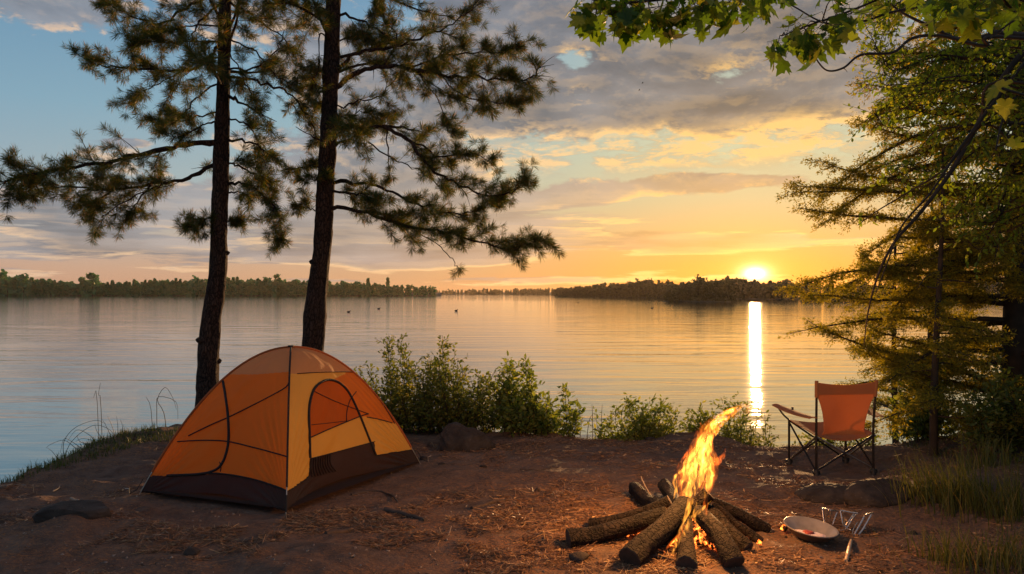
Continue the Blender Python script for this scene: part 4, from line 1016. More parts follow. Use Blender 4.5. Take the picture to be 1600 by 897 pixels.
# ------------------------------------------------------------------ tent
def build_tent():
    cor = {'L': np.array([-3.11, 6.67]), 'F': np.array([-1.70, 6.0]), 'R': np.array([-.91, 7.83]), 'B': np.array([-2.32, 8.5])}
    C = (cor['L'] + cor['R']) / 2; H = 1.2; g0 = float(gz(C[0], C[1]))
    zc = {k: float(gz(*v)) + .012 for k, v in cor.items()}
    def pole(k, r):
        r = np.asarray(r, float); xy = C + (cor[k] - C) * r[..., None]
        z = zc[k] * r + (g0 + H) * (1 - r) * 0 + (H + g0 - zc[k]) * (1 - r ** 2) + zc[k] * (1 - r)
        return np.concatenate([xy, z[..., None]], -1)
    def face(a, b, u, r):
        p = pole(a, r) * (1 - u)[..., None] + pole(b, r) * u[..., None]
        mid = (cor[a] + cor[b]) / 2 - C; inn = -nrm(mid)
        s = np.sin(np.pi * u)
        k = (.19 if a == 'F' else .11) * np.clip(r, 0, 1) ** 4 * (1 + (.5 * (.5 - u) if a == 'F' else 0)) - .055 * np.sin(np.pi * np.clip(r, 0, 1))
        w = .019 * fbm(u * 4 + 7 * len(a), r * 3, ord(a) * .37, 3) * s + .012 * np.sin(26 * (u * .8 + r * 1.1) + 3 * vnoise(u * 3, r * 3, 5.)) * s * np.clip(vnoise(u * 2.5, r * 2.5, ord(a) * 1.) + .1, 0, 1)
        # tension folds fanning out of the corners
        fold = .010 * np.sin(38 * np.arctan2(1.02 - r, u + .02)) * np.exp(-((u / .22) ** 2 + ((1 - r) / .4) ** 2)) + .012 * np.sin(44 * np.arctan2(1.02 - r, 1.02 - u)) * np.exp(-(((1 - u) / .25) ** 2 + ((1 - r) / .42) ** 2))
        off = (k * s + w + fold * np.minimum(1, 8 * u * (1 - u)))[..., None]
        p = p.copy(); p[..., :2] += inn * off
        p[..., 2] += (.10 * s ** 2 * np.clip((r - .8) / .2, 0, 1) ** 2) * .35
        return p
    def proj(p):
        return np.stack([800 + F * p[..., 0] / p[..., 1], HZ - F * (p[..., 2] - CAMZ) / p[..., 1]], -1)
    def pip(q, poly):
        x, y = q[..., 0], q[..., 1]; ins = np.zeros(x.shape, bool); n = len(poly)
        for i in range(n):
            a, b = poly[i], poly[(i + 1) % n]
            ins ^= ((a[1] > y) != (b[1] > y)) & (x < (b[0] - a[0]) * (y - a[1]) / (b[1] - a[1] + 1e-9) + a[0])
        return ins
    orange = mat_fabric('tent_orange', (.80, .245, .032), .55, tc=(1.0, .34, .03)); amber = mat_fabric('tent_amber', (.95, .52, .10), .5, tc=(1.0, .6, .08))  # amber: lighter door cloth, and sunlight painted on the strip beside it
    deep = mat_fabric('tent_netting', (.62, .17, .025), .6, tc=(.9, .22, .02)); tan = mat_fabric('tent_tan', (.62, .33, .13), .45, tc=(.9, .42, .10))
    dark = mat_fabric('tent_floor_cloth', (.035, .024, .02), .2, tc=(.25, .05, .02)); trim = mat_fabric('black_webbing', (.018, .015, .014), 0)
    sleeve = mat_fabric('pole_sleeve', (.42, .11, .03), .2); metal = mat_simple('pole_metal', (.5, .46, .4), (.35, .3, .25), 30, .35, .5, .9)
    root = empty('tent', (C[0], C[1], g0), 'orange dome tent with black trim and an arched door, pitched on the bare earth', 'tent')
    N, M = 250, 230
    def make(a, b, regions, base_mat, base_name):
        U, Rr = np.meshgrid(np.linspace(0, 1, N + 1), np.linspace(1, .0, M + 1))
        V = face(a, b, U, Rr); uc, rc = np.meshgrid((np.arange(N) + .5) / N, 1 - (np.arange(M) + .5) / M)
        q = proj(face(a, b, uc, rc)); zz = face(a, b, uc, rc)[..., 2] - g0
        i = np.arange(M)[:, None] * (N + 1); j = np.arange(N)[None]
        quads = np.stack([i + j, i + j + 1, i + N + 2 + j, i + N + 1 + j], -1); left = np.ones(uc.shape, bool)
        for name, mt, test in regions:
            k = (test(q, zz, uc, rc)) & left; left &= ~k
            if k.any(): mb = MB(); mb.add(V.reshape(-1, 3), quads[k]); clean(mb); mb.build(name, mt, root)
        mb = MB(); mb.add(V.reshape(-1, 3), quads[left]); clean(mb); return mb.build(base_name, base_mat, root)
    def clean(mb):
        v = np.concatenate(mb.v); f = mb.f[0]; used = np.unique(f); mp = np.full(len(v), -1); mp[used] = np.arange(len(used)); mb.v = [v[used]]; mb.f = [mp[f]]; mb.n = len(used)
    below = lambda line: (lambda q, z, u, r: q[..., 1] > np.interp(q[..., 0], [a for a, b in line], [b for a, b in line]))
    above = lambda line: (lambda q, z, u, r: q[..., 1] < np.interp(q[..., 0], [a for a, b in line], [b for a, b in line]))
    # wall towards the camera's left
    make('L', 'F', [('skirt', dark, below([(200, 745), (262, 743), (340, 740), (400, 750), (452, 768)])),
                    ('roof_panel', tan, above([(340, 585), (400, 585), (464, 580)]))], orange, 'wall_panel')
    door_out = [(484, 716), (483, 680), (482, 645), (485, 622), (493, 604), (510, 594), (527, 597), (542, 610), (554, 632), (564, 655), (574, 680), (582, 700), (587, 712)]
    win = [(484, 684), (482, 645), (485, 622), (493, 604), (510, 594), (527, 597), (542, 610), (554, 632), (564, 650)]
    pan = [(484, 684), (520, 668), (564, 650), (574, 680), (584, 692), (484, 718)]
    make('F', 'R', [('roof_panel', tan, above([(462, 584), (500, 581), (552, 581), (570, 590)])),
                    ('skirt', dark, below([(440, 770), (452, 766), (482, 744), (484, 717), (530, 705), (585, 690), (587, 712), (612, 707), (642, 703), (670, 704)])),
                    ('door_window', deep, lambda q, z, u, r: pip(q, door_out) & (q[..., 1] < np.interp(q[..., 0], [484, 520, 564, 575], [684, 668, 650, 647]))), ('door_panel', amber, lambda q, z, u, r: pip(q, door_out)),
                    ('painted_sun_strip', amber, lambda q, z, u, r: q[..., 0] < np.interp(q[..., 1], [584, 600, 640, 660], [540, 505, 486, 484])), ('corner_panel', amber, lambda q, z, u, r: (q[..., 0] > 565) & (q[..., 1] > np.interp(q[..., 0], [573, 612], [651, 661])))], orange, 'wall_panel')  # strip left of the door: sunlight painted as lighter cloth, diagonal edge
    make('R', 'B', [('skirt', dark, lambda q, z, u, r: z < .18), ('roof_panel', tan, lambda q, z, u, r: z > 1.02)], orange, 'wall_panel')
    make('B', 'L', [('skirt', dark, lambda q, z, u, r: z < .18), ('roof_panel', tan, lambda q, z, u, r: z > 1.02)], orange, 'wall_panel')
    mb = MB(); mb.add([[*cor[k], zc[k] + .02] for k in 'LFRB'], [[0, 1, 2, 3]]); mb.build('groundsheet', dark, root, False)
    # seams laid along the cloth
    grids = {}
    for a, b in (('L', 'F'), ('F', 'R')):
        U, Rr = np.meshgrid(np.linspace(0, 1, 260), np.linspace(1, 0, 260)); V = face(a, b, U, Rr); grids[a + b] = (V.reshape(-1, 3), proj(V).reshape(-1, 2), nrm((cor[a] + cor[b]) / 2 - C))
    def on(fc, pts, r, name, mt, parent=None, offs=.006, flat=1.0, per=8):
        V, q, nn = grids[fc]; line = catmull([(a, b, 0) for a, b in pts], per)[:, :2]; o = []
        for p in line:
            k = np.argsort(np.sum((q - p) ** 2, 1))[:6]; w = 1 / (np.sum((q[k] - p) ** 2, 1) + .05); o.append((V[k] * w[:, None]).sum(0) / w.sum())
        o = np.array(o)
        for _ in range(2): o[1:-1] = (o[:-2] + 2 * o[1:-1] + o[2:]) / 4
        o = o + np.array([nn[0], nn[1], .25]) * offs
        mb = MB(); mb.tube(o, r, 6, flat=flat); return mb.build(name, mt, parent or root)
    on('LF', [(349, 596), (352, 612), (356, 640), (358, 670), (357, 696), (350, 720), (338, 734), (310, 741), (262, 743)], .011, 'zipper', trim)
    on('LF', [(262, 743), (300, 741), (345, 740), (400, 750), (451, 767)], .007, 'hem', trim)
    on('LF', [(295, 681), (330, 664), (362, 650), (410, 626), (462, 598)], .0055, 'seam', trim)
    on('LF', [(278, 690), (320, 688), (357, 690), (400, 700), (452, 714)], .0055, 'seam', trim)
    on('LF', [(345, 737), (346, 730), (344, 722)], .004, 'seam', trim)
    on('FR', door_out, .011, 'zipper', trim)
    on('FR', [(464, 584), (500, 582), (552, 581)], .004, 'seam', trim)
    on('FR', [(491, 612), (520, 626), (556, 640), (575, 647)], .004, 'seam', trim)
    on('FR', [(556, 612), (546, 626), (541, 645), (541, 660)], .004, 'seam', trim)
    on('FR', [(484, 684), (520, 668), (564, 650), (575, 647)], .005, 'seam', trim); on('FR', [(573, 652), (590, 655), (612, 661)], .005, 'seam', trim); on('FR', [(486, 664), (515, 661), (541, 658)], .003, 'seam', trim); on('FR', [(452, 767), (466, 757), (482, 745), (484, 720)], .004, 'hem', trim)
    on('FR', [(484, 717), (530, 705), (585, 690)], .004, 'hem', trim)
    on('FR', [(588, 712), (612, 708), (642, 703)], .004, 'hem', trim)
    on('FR', [(560, 584), (580, 606), (600, 635), (616, 662)], .004, 'seam', trim)
    for k in range(9):   # gathered mosquito net hanging loose in the door's lower corner
        x = 486 + 3.6 * k; on('FR', [(x, 717 - k), (x - 1 + k * .2, 733 - k), (x + 1 + k, 746 - k * 1.2)], .006, 'net_fold', dark, offs=.010)
    # poles in their sleeves, crossing at the top
    for a, b in (('L', 'R'), ('F', 'B')):
        r = np.linspace(1.03, 0, 26); pa = pole(a, r); pb = pole(b, r)[::-1][1:]; c = np.vstack([pa, pb]); c[:, 2] += .008
        mb = MB(); mb.tube(c, .0045, 6); mb.build('pole', metal, root)
        lo = nrm(np.array([*(cor[a] - C), .2])) * .004
        mb = MB(); rr = np.linspace(.93, 0, 26); c = np.vstack([pole(a, rr), pole(b, rr)[::-1][1:]]); c[:, 2] += .006; mb.tube(c, .011 if a == 'L' else .0085, 7); mb.build('pole_sleeve', sleeve if a == 'L' else trim, root)
    for k in 'LFRB':
        o = nrm(cor[k] - C); p = np.array([*cor[k], zc[k]]); q = p + np.array([*o * .09, -.01]); q[2] = float(gz(q[0], q[1])) + .006
        mb = MB(); mb.tube([p + [0, 0, .12] - np.array([*o * .02, 0]), p + [*o * .03, .03], q], .008, 6, flat=.4); s = mb.build('corner_strap', trim, root)
        mb = MB(); mb.tube([q + [0, 0, .05], q + [0, 0, -.05]], .005, 6); mb.tube([q + [0, 0, .045], q + [o[0] * .03, o[1] * .03, .05]], .004, 5); mb.build('peg', metal, root)
    mb = MB(); mb.box(np.array([C[0], C[1], g0 + H + .014]), (.05, .05, .012)); mb.build('pole_clip', trim, root, False)

# ------------------------------------------------------------------ camp chair (local frame: x right, y away from the camera, z up)
def build_chair():
    BL = np.array([2.79, 7.30]); BR = np.array([3.345, 7.37]); ax = BR - BL; W = np.linalg.norm(ax); rz = math.atan2(ax[1], ax[0]); g = float(gz(*BL)) + .0
    cloth = mat_fabric('chair_canvas', (.44, .19, .08), .36, tc=(.8, .34, .11)); tube_m = mat_simple('chair_tube', (.035, .03, .03), (.02, .018, .018), 20, .35, .5, .7); plastic = mat_simple('chair_foot', (.02, .02, .02), (.03, .03, .03), 9, .6)
    bright = mat_simple('brushed_tube', (.34, .28, .24), (.25, .2, .17), 20, .3, .5, .9)
    root = empty('camp_chair', (*BL, g), 'orange canvas folding chair with its back to the camera, facing the lake', 'chair', rz=rz)
    dep = .50; sb, sf = .37, .43; B = lambda m, n, mt: m.build(n, mt, root, local=True)
    T = lambda pts, r, s=8, per=5: MB().tube(catmull(pts, per), r, s)
    for x in (0, W):
        B(T([(x, 0, .0), (x, 0, .45), (x + (.012 if x else -.012), -.03, .87)], .0115), 'back_post', tube_m)
    for x in (-.015, W + .015): B(T([(x, dep, .0), (x, dep, sf + .01)], .0115), 'front_leg', tube_m)
    def cross(p, q, nm='cross_brace', mt=tube_m): B(T([p, q], .009), nm, mt)
    cross((0, -.012, .05), (W, -.0, .36)); cross((W, .012, .05), (0, .012, .36), mt=bright)
    cross((0, dep, .05), (W, dep - .01, .42)); cross((W, dep + .012, .05), (0, dep + .012, .42))
    for x in (-.008, W + .008): cross((x, 0, .05), (x, dep, .40)); cross((x + .012, dep, .05), (x + .012, 0, .36), mt=bright)
    for x, y in ((0, 0), (W, 0), (-.015, dep), (W + .015, dep)):
        m = MB(); m.tube([(x, y, -.012), (x, y, .02), (x, y, .055)], [.027, .024, .015], 10); m.box((x, y, .03), (.06, .028, .035)); B(m, 'foot_cap', plastic)
    def sheet(fn, nu, nv, th=.006, hole=None):
        U, Vv = np.meshgrid(np.linspace(0, 1, nu), np.linspace(0, 1, nv)); p = np.array([[fn(u, v) for u in np.linspace(0, 1, nu)] for v in np.linspace(0, 1, nv)])
        du = np.gradient(p, axis=1); dv = np.gradient(p, axis=0); n_ = nrm(np.cross(du, dv)) * th
        m = MB(); i = np.arange(nv - 1)[:, None] * nu; j = np.arange(nu - 1)[None]; q = np.stack([i + j, i + j + 1, i + nu + j + 1, i + nu + j], -1).reshape(-1, 4)
        a = p.reshape(-1, 3); b = (p + n_).reshape(-1, 3); m.add(np.vstack([a, b]), np.vstack([q, q[:, ::-1] + nu * nv]))
        ed = [(k, k + 1) for k in range(nu - 1)] + [(nu * (nv - 1) + k + 1, nu * (nv - 1) + k) for k in range(nu - 1)] + [(nu * (k + 1), nu * k) for k in range(nv - 1)] + [(nu * k + nu - 1, nu * (k + 1) + nu - 1) for k in range(nv - 1)]
        m.add(np.vstack([a, b]), [[x, x + nu * nv, y + nu * nv, y] for x, y in ed]); return m
    # back: full width sleeve band on top, narrowing waist below
    def back(u, v):
        z = .355 + v * .50; w = np.interp(v, [0, .08, .25, .45, .6, .72, .76, 1], [.78, .70, .72, .79, .88, .98, 1.03, 1.03]); x = W / 2 + (u - .5) * W * w
        s = math.sin(math.pi * u); y = .02 - .045 * v + .075 * s * (.4 + .6 * (1 - v)); z -= .03 * s * max(0, v - .72) / .28 * 1.0
        return (x, y + .004 * math.sin(u * 9 + v * 6), z + .012 * (1 - s) * (v < .1))
    B(sheet(back, 24, 30), 'backrest', cloth)
    def band(u, v): x, y, z = back(u, .77 + .23 * v); return (x, y - .009, z + .004)
    B(sheet(band, 20, 6), 'top_band', cloth)
    for x in (0, W): B(T([(x + (.008 if x else -.008), -.018, .72), (x + (.013 if x else -.013), -.03, .872)], .017, 8), 'post_sleeve', cloth)
    def seat(u, v):
        s = math.sin(math.pi * u); return (-.012 + u * (W + .024), .01 + v * (dep + .01), sb + (sf - sb) * v - .06 * s * (1 - .4 * v) + .0)
    B(sheet(seat, 18, 14, .008), 'seat', cloth)
    for x, sg in ((-.04, -1), (W + .04, 1)):
        def arm(u, v): return (x + (0 if sg < 0 else .015) + (u - .5) * (.075 + .03 * math.sin(math.pi * v)) + sg * (.06 if sg < 0 else .17) * v, -.02 + v * (dep + .13), .535 + .035 * v - .012 * math.sin(math.pi * v) + .01 * abs(u - .5) * -2)
        a = B(sheet(arm, 6, 14, .011), 'armrest', cloth)
        if sg < 0:
            m = MB(); m.tube([(x - .02, .34, .555), (x - .02, .34, .585)], .011, 8); m.build('cup_knob', plastic, a, local=True)
        B(T([(x - sg * .028, dep, sf), (x + sg * .012, dep + .05, sf + .05), (x + sg * (.05 if sg < 0 else .13), dep + .085, sf + .12)], .009), 'arm_support', tube_m)

# ------------------------------------------------------------------ rocks and odds and ends
def rock(c, size, seed, name, label, cat, mat, group=None, rot=0.0, cuts=9, sub=5, rough=.06, skew=0.0):
    import bmesh
    rs = np.random.RandomState(seed); bm = bmesh.new(); bmesh.ops.create_icosphere(bm, subdivisions=sub, radius=1)
    v = np.array([x.co[:] for x in bm.verts]); f = np.array([[l.index for l in x.verts] for x in bm.faces]); bm.free()
    for k in range(cuts):
        n = nrm(rs.randn(3) * [1, 1, .8]); d = .62 + .25 * rs.rand(); s = v @ n; v = v - np.maximum(0, s - d)[:, None] * n * .92
    v = v * (1 + rough * fbm(v[:, 0] * 2 + seed, v[:, 1] * 2, v[:, 2] * 2, 4) + rough * .35 * fbm(v[:, 0] * 9, v[:, 1] * 9, v[:, 2] * 9 + seed, 3))[:, None]
    v[:, 2] += -skew * v[:, 0]
    v = v * size; ca, sa = math.cos(rot), math.sin(rot); v[:, :2] = v[:, :2] @ np.array([[ca, sa], [-sa, ca]])
    mb = MB(); mb.add(v, f); o = mb.build(name, mat); o.location = Vector([float(q) for q in c]); return tag(o, label, cat, group)

def hull_rock(c, pts, seed, name, label, cat, mat):
    import bmesh
    bm = bmesh.new(); vs = [bm.verts.new(p) for p in pts]; bmesh.ops.convex_hull(bm, input=vs)
    bmesh.ops.delete(bm, geom=[v for v in bm.verts if not v.link_faces], context='VERTS')
    bmesh.ops.triangulate(bm, faces=bm.faces); bmesh.ops.subdivide_edges(bm, edges=bm.edges, cuts=12, use_grid_fill=True); bmesh.ops.triangulate(bm, faces=bm.faces)
    for _ in range(2): bmesh.ops.smooth_vert(bm, verts=bm.verts, factor=.4, use_axis_x=True, use_axis_y=True, use_axis_z=True)
    bm.verts.ensure_lookup_table(); bm.verts.index_update(); v = np.array([x.co[:] for x in bm.verts]); n = np.array([x.normal[:] for x in bm.verts]); f = np.array([[l.index for l in x.verts] for x in bm.faces]); bm.free()
    v = v + n * (.016 * fbm(v[:, 0] * 7 + seed, v[:, 1] * 7, v[:, 2] * 7, 4) + .005 * fbm(v[:, 0] * 30, v[:, 1] * 30, v[:, 2] * 30, 2))[:, None]; v[:, 2] -= .02
    mb = MB(); mb.add(v, f); o = mb.build(name, mat); o.location = Vector([float(q) for q in c]); return tag(o, label, cat)

def build_rocks():
    st, t = new_mat('lichened_rock')
    tc = t.n('ShaderNodeTexCoord'); o = tc.outputs['Object']; a = t.noise(o, 7, 8, .65, .6); b = t.noise(o, 40, 5, .7)
    c = t.ramp(a, [(.3, (.02, .016, .014)), (.6, (.05, .041, .035)), (.8, (.085, .07, .06))]); c = t.mix(t.smooth(b, .6, .75) * .5, c, (.16, .14, .11))
    out(t, principled(t, c, .85, .2, 0, a * .6 + b * .4, 1.0, .02).outputs[0])
    def at(px, py, dz=0): q = GP(px, py); q[2] += dz; return q
    hull_rock(at(729, 706), [(-.31, -.1, 0), (-.29, -.08, .2), (-.2, -.05, .285), (-.1, .02, .29), (.1, -.06, .25), (.22, -.05, .17), (.3, -.02, .07), (.31, .02, 0), (.05, -.2, 0), (.02, -.18, .15), (-.2, -.17, .1), (-.2, -.19, 0), (-.2, .2, 0), (.15, .2, 0), (-.15, .15, .22), (.12, .13, .17)], 3, 'boulder', 'dark angular boulder lying on the bare earth to the right of the tent', 'boulder', st)
    rock(at(120, 826, .0), (.30, .20, .09), 5, 'flat_stone', 'low flat grey stone half buried left of the tent with a pale stick on it', 'stone', st)
    g = 'dark rock ledge in front of the chair'
    rock(at(1300, 782, -.01), (.30, .22, .10), 8, 'ledge_rock', 'left rock of the dark ledge below the camp chair', 'rock', st, g)
    rock(at(1375, 788, -.01), (.34, .24, .13), 9, 'ledge_rock', 'right and larger rock of the dark ledge below the camp chair', 'rock', st, g, rot=.6)
    rs = np.random.RandomState(17); g = 'small stones strewn on the camp ground'
    spots = [(690, 730, .03, 'pebble just below the boulder'), (662, 722, .045, 'small stone by the right corner peg of the tent'), (756, 734, .03, 'reddish pebble below the right end of the boulder'),
             (100, 800, .04, 'small stone at the left end of the flat grey stone'), (1016, 692, .05, 'stone on the bank edge below the low wide shrub'), (1222, 692, .07, 'rounded stone on the bank edge just left of the camp chair'),
             (905, 880, .06, 'grey stone lying in front of the leftmost campfire log'), (1425, 838, .035, 'lone pebble on the dark earth right of the utensils'), (840, 778, .02, 'tiny pebble in open ground between boulder and fire'), (300, 870, .05, 'stone in the shaded ground below the tent')]
    for k, (px, py, s, lab) in enumerate(spots): rock(at(px, py, s * .2), (s * 1.2, s, s * .6), 30 + k, 'stone', lab, 'stone', st, g, sub=3)
    # sticks and roots
    pale = mat_simple('weathered_wood', (.32, .26, .2), (.2, .15, .11), 30); dkw = mat_simple('dark_root', (.05, .035, .025), (.09, .06, .045), 20)
    def stick(pts, r, lab, mt, name='stick', cat='stick', group=None, lift=.008, taper=.5):
        q = [GP(a, b) + [0, 0, lift + (z[0] if z else 0)] for (a, b, *z) in pts]; c = catmull(q, 6); c = c + fbm(c[:, :1] * 12, c[:, 1:2] * 12, 1.0, 2) * .006
        mb = MB(); mb.tube(c, np.linspace(r, r * taper, len(c)), 7); o = mb.build(name, mt); rebase(o, c[0]); tag(o, lab, cat, group)
    g = 'fallen sticks'
    stick([(110, 806, .08), (122, 812, .07), (132, 820, .05)], .012, 'flat pale stick lying on the flat grey stone', pale, group=g)
    stick([(56, 832), (72, 822), (84, 812)], .006, 'thin pale twig leaning at the left side of the flat stone', pale, group=g)
    stick([(82, 772), (90, 768), (94, 762)], .006, 'short pale twig on the dirt above the flat stone', pale, group=g)
    stick([(2, 768), (20, 764), (40, 762)], .012, 'pale driftwood scrap in the grass at the left frame edge', pale, group=g)
    stick([(698, 856), (702, 846), (706, 838, .03)], .006, 'small upright sunlit stick in the orange lit earth left of the fire', pale, group=g)
    stick([(812, 742), (840, 745), (872, 741)], .008, 'long thin stick in the ground strip beyond the fire, right of the boulder', dkw, group=g)
    stick([(1002, 790, .18), (1016, 800, .08), (1032, 812, .0)], .005, 'thin pale stick leaning on the back of the campfire', pale, group=g)
    stick([(984, 876), (1040, 884), (1100, 892)], .01, 'dark stick under the front logs of the fire', dkw, group=g)
    g = 'roots showing above the earth'
    stick([(550, 776), (580, 770), (605, 774), (620, 788), (626, 802)], .012, 'thin curved root arching over the ground in front of the tent door', dkw, 'root', 'root', g)
    stick([(602, 806), (630, 812), (652, 820), (664, 828)], .022, 'thick short root at the top of the orange lit patch', dkw, 'root', 'root', g)
    stick([(738, 800), (770, 792), (802, 786)], .02, 'reddish lit root in the middle ground between tent and fire', dkw, 'root', 'root', g)
    stick([(510, 846), (540, 838), (566, 830), (590, 834)], .022, 'low root at the left end of the orange lit patch', dkw, 'root', 'root', g)
    stick([(1250, 772), (1300, 762), (1345, 768), (1372, 778)], .02, 'gnarled root running over the rock ledge under the chair', dkw, 'root', 'root', g)

def build_cookware():
    enamel = mat_simple('enamel', (.24, .22, .21), (.16, .15, .14), 14, .3, .5); steel = mat_simple('worn_steel', (.62, .58, .54), (.5, .46, .42), 40, .25, .5, .85); wood = mat_simple('pale_handle', (.55, .42, .28), (.42, .3, .19), 18, .5, stretch=(1, 1, 6))
    dirty = mat_simple('greyed_tin', (.16, .13, .12), (.1, .08, .07), 10, .4, .5, .4); food = mat_simple('pale_food', (.75, .7, .7), (.6, .42, .4), 22, .6); food2 = mat_simple('red_sauce', (.4, .09, .06), (.3, .05, .04), 30, .4)
    c = GP(1266, 848); root = empty('tin_bowl', c, 'shallow grey tin bowl holding pale food, tilted on the ground right of the fire', 'bowl')
    tilt = Matrix.Rotation(rad(6), 3, 'X') @ Matrix.Rotation(rad(6), 3, 'Y'); TM = np.array(tilt)
    def lathe(prof, sides=48):
        n = len(prof); th = np.arange(sides) / sides * 6.28318; V = np.concatenate([np.stack([np.cos(th) * r, np.sin(th) * r, 0 * th + z], -1) for r, z in prof]); V = V @ TM.T + c + [0, 0, .055]
        i = np.arange(n - 1)[:, None] * sides; j = np.arange(sides)[None]; k = (j + 1) % sides; m = MB(); m.add(V, np.stack([i + j, i + k, i + sides + k, i + sides + j], -1).reshape(-1, 4)); return m
    lathe([(.001, -.028), (.095, -.028), (.125, -.012), (.162, .03), (.168, .031)]).build('inside', enamel, root)
    lathe([(.168, .031), (.175, .03), (.177, .026), (.172, .023), (.162, .02), (.13, -.022), (.10, -.036), (.001, -.036)]).build('outside', dirty, root)
    lathe([(.1765, .0285), (.179, .031), (.1765, .034), (.172, .033), (.171, .03)]).build('rim', enamel, root)
    rs = np.random.RandomState(4); th = np.arange(28) / 28 * 6.283; rr = .105 * (1 + .2 * np.sin(th * 3 + 1) + .1 * rs.randn(28)).clip(.6, 1.25)
    def blobm(r, z, ox, oy):
        q = np.stack([np.cos(th) * r + ox, np.sin(th) * r * .8 + oy, 0 * th + z], -1); top = np.stack([np.cos(th) * r * .7 + ox, np.sin(th) * r * .55 + oy, 0 * th + z + .012], -1); V = np.vstack([q, top, [[ox, oy, z + .014]]]) @ TM.T + c + [0, 0, .055]; n = 28
        m = MB(); m.add(V, [[i, (i + 1) % n, n + (i + 1) % n, n + i] for i in range(n)]); m.add(V, [[n + i, n + (i + 1) % n, 2 * n] for i in range(n)]); return m
    blobm(rr, -.026, 0, -.01).build('food', food, root); blobm(rr * .35, -.013, -.01, 0).build('sauce', food2, root)
    W = lambda pts, r=.003: MB().tube(catmull(pts, 4), r, 6)
    # two wire grill stands and a pair of tongs
    def Q(px, py, D): return P(px, py, D)
    c1 = GP(1295, 828); D = c1[1]; root = empty('wire_stand', c1, 'small pale wire stand, leftmost and smallest of the metal utensils', 'utensil', 'metal utensils beside the bowl')
    for a, b, d1 in ((1285, 1291, .06), (1291, 1293, -.05), (1299, 1296, -.05), (1309, 1300, .06)): W([Q(a, 794 + (a - 1285) * .16, D + d1), Q((a + b) / 2 - 1, 812, D + d1 * .5), Q(b, 824, D)], .0048).build('wire', steel, root)
    W([Q(1284, 794, D + .06), Q(1297, 797, D - .05), Q(1309, 799, D + .06)], .0065).build('top_bar', steel, root)
    W([Q(1288, 822, D), Q(1293, 828, D), Q(1301, 829, D), Q(1304, 822, D)], .009).build('foot', enamel, root)
    c2 = GP(1322, 834); D = c2[1]; root = empty('wire_stand', c2, 'wire stand with a bent loop, between the smallest one and the tongs', 'utensil', 'metal utensils beside the bowl')
    for pts in ([(1313, 798), (1316, 815), (1320, 828), (1328, 840)], [(1318, 799), (1318, 812), (1322, 824)], [(1339, 802), (1331, 812), (1322, 826), (1312, 829)], [(1334, 803), (1328, 812), (1320, 822)], [(1322, 826), (1329, 828), (1331, 834), (1326, 838)]):
        W([Q(a, b, D + .03 * math.sin(i * 2 + a)) for i, (a, b) in enumerate(pts)], .0048).build('wire', steel, root)
    W([Q(1313, 797, D), Q(1326, 800, D), Q(1340, 802, D)], .0065).build('top_bar', steel, root)
    c3 = GP(1332, 842); root = empty('grill_tongs', c3, 'steel tongs with a pale wooden handle pointing at the camera, rightmost of the utensils', 'tongs', 'metal utensils beside the bowl')
    h0 = GP(1330, 850) + [0, 0, .02]; h1 = GP(1322, 884) + [0, 0, .014]; m = MB(); m.tube(catmull([h0, (h0 * 2 + h1) / 3 + [0, 0, .004], (h0 + 2 * h1) / 3, h1], 5), [.0085, .009, .010, .011, .0115, .012, .0125, .013, .013, .0135, .0135, .013, .013, .012, .011, .010][:16], 12); m.build('handle', wood, root)
    D = 5.58; hub = Q(1331, 842, 5.5)
    W([h0, hub], .007).build('ferrule', dirty, root)
    for pts, r in (([(1331, 842), (1340, 826), (1350, 808)], .006), ([(1333, 843), (1346, 830), (1362, 803)], .006), ([(1350, 806), (1357, 803), (1364, 802)], .006), ([(1334, 842), (1344, 832), (1352, 825)], .004), ([(1331, 843), (1326, 841), (1320, 844)], .004), ([(1333, 844), (1338, 848), (1341, 847)], .005), ([(1331, 842), (1333, 828), (1340, 816)], .003)):
        W([Q(a, b, D - .05 + .06 * i) for i, (a, b) in enumerate(pts)], r).build('prong', steel, root)

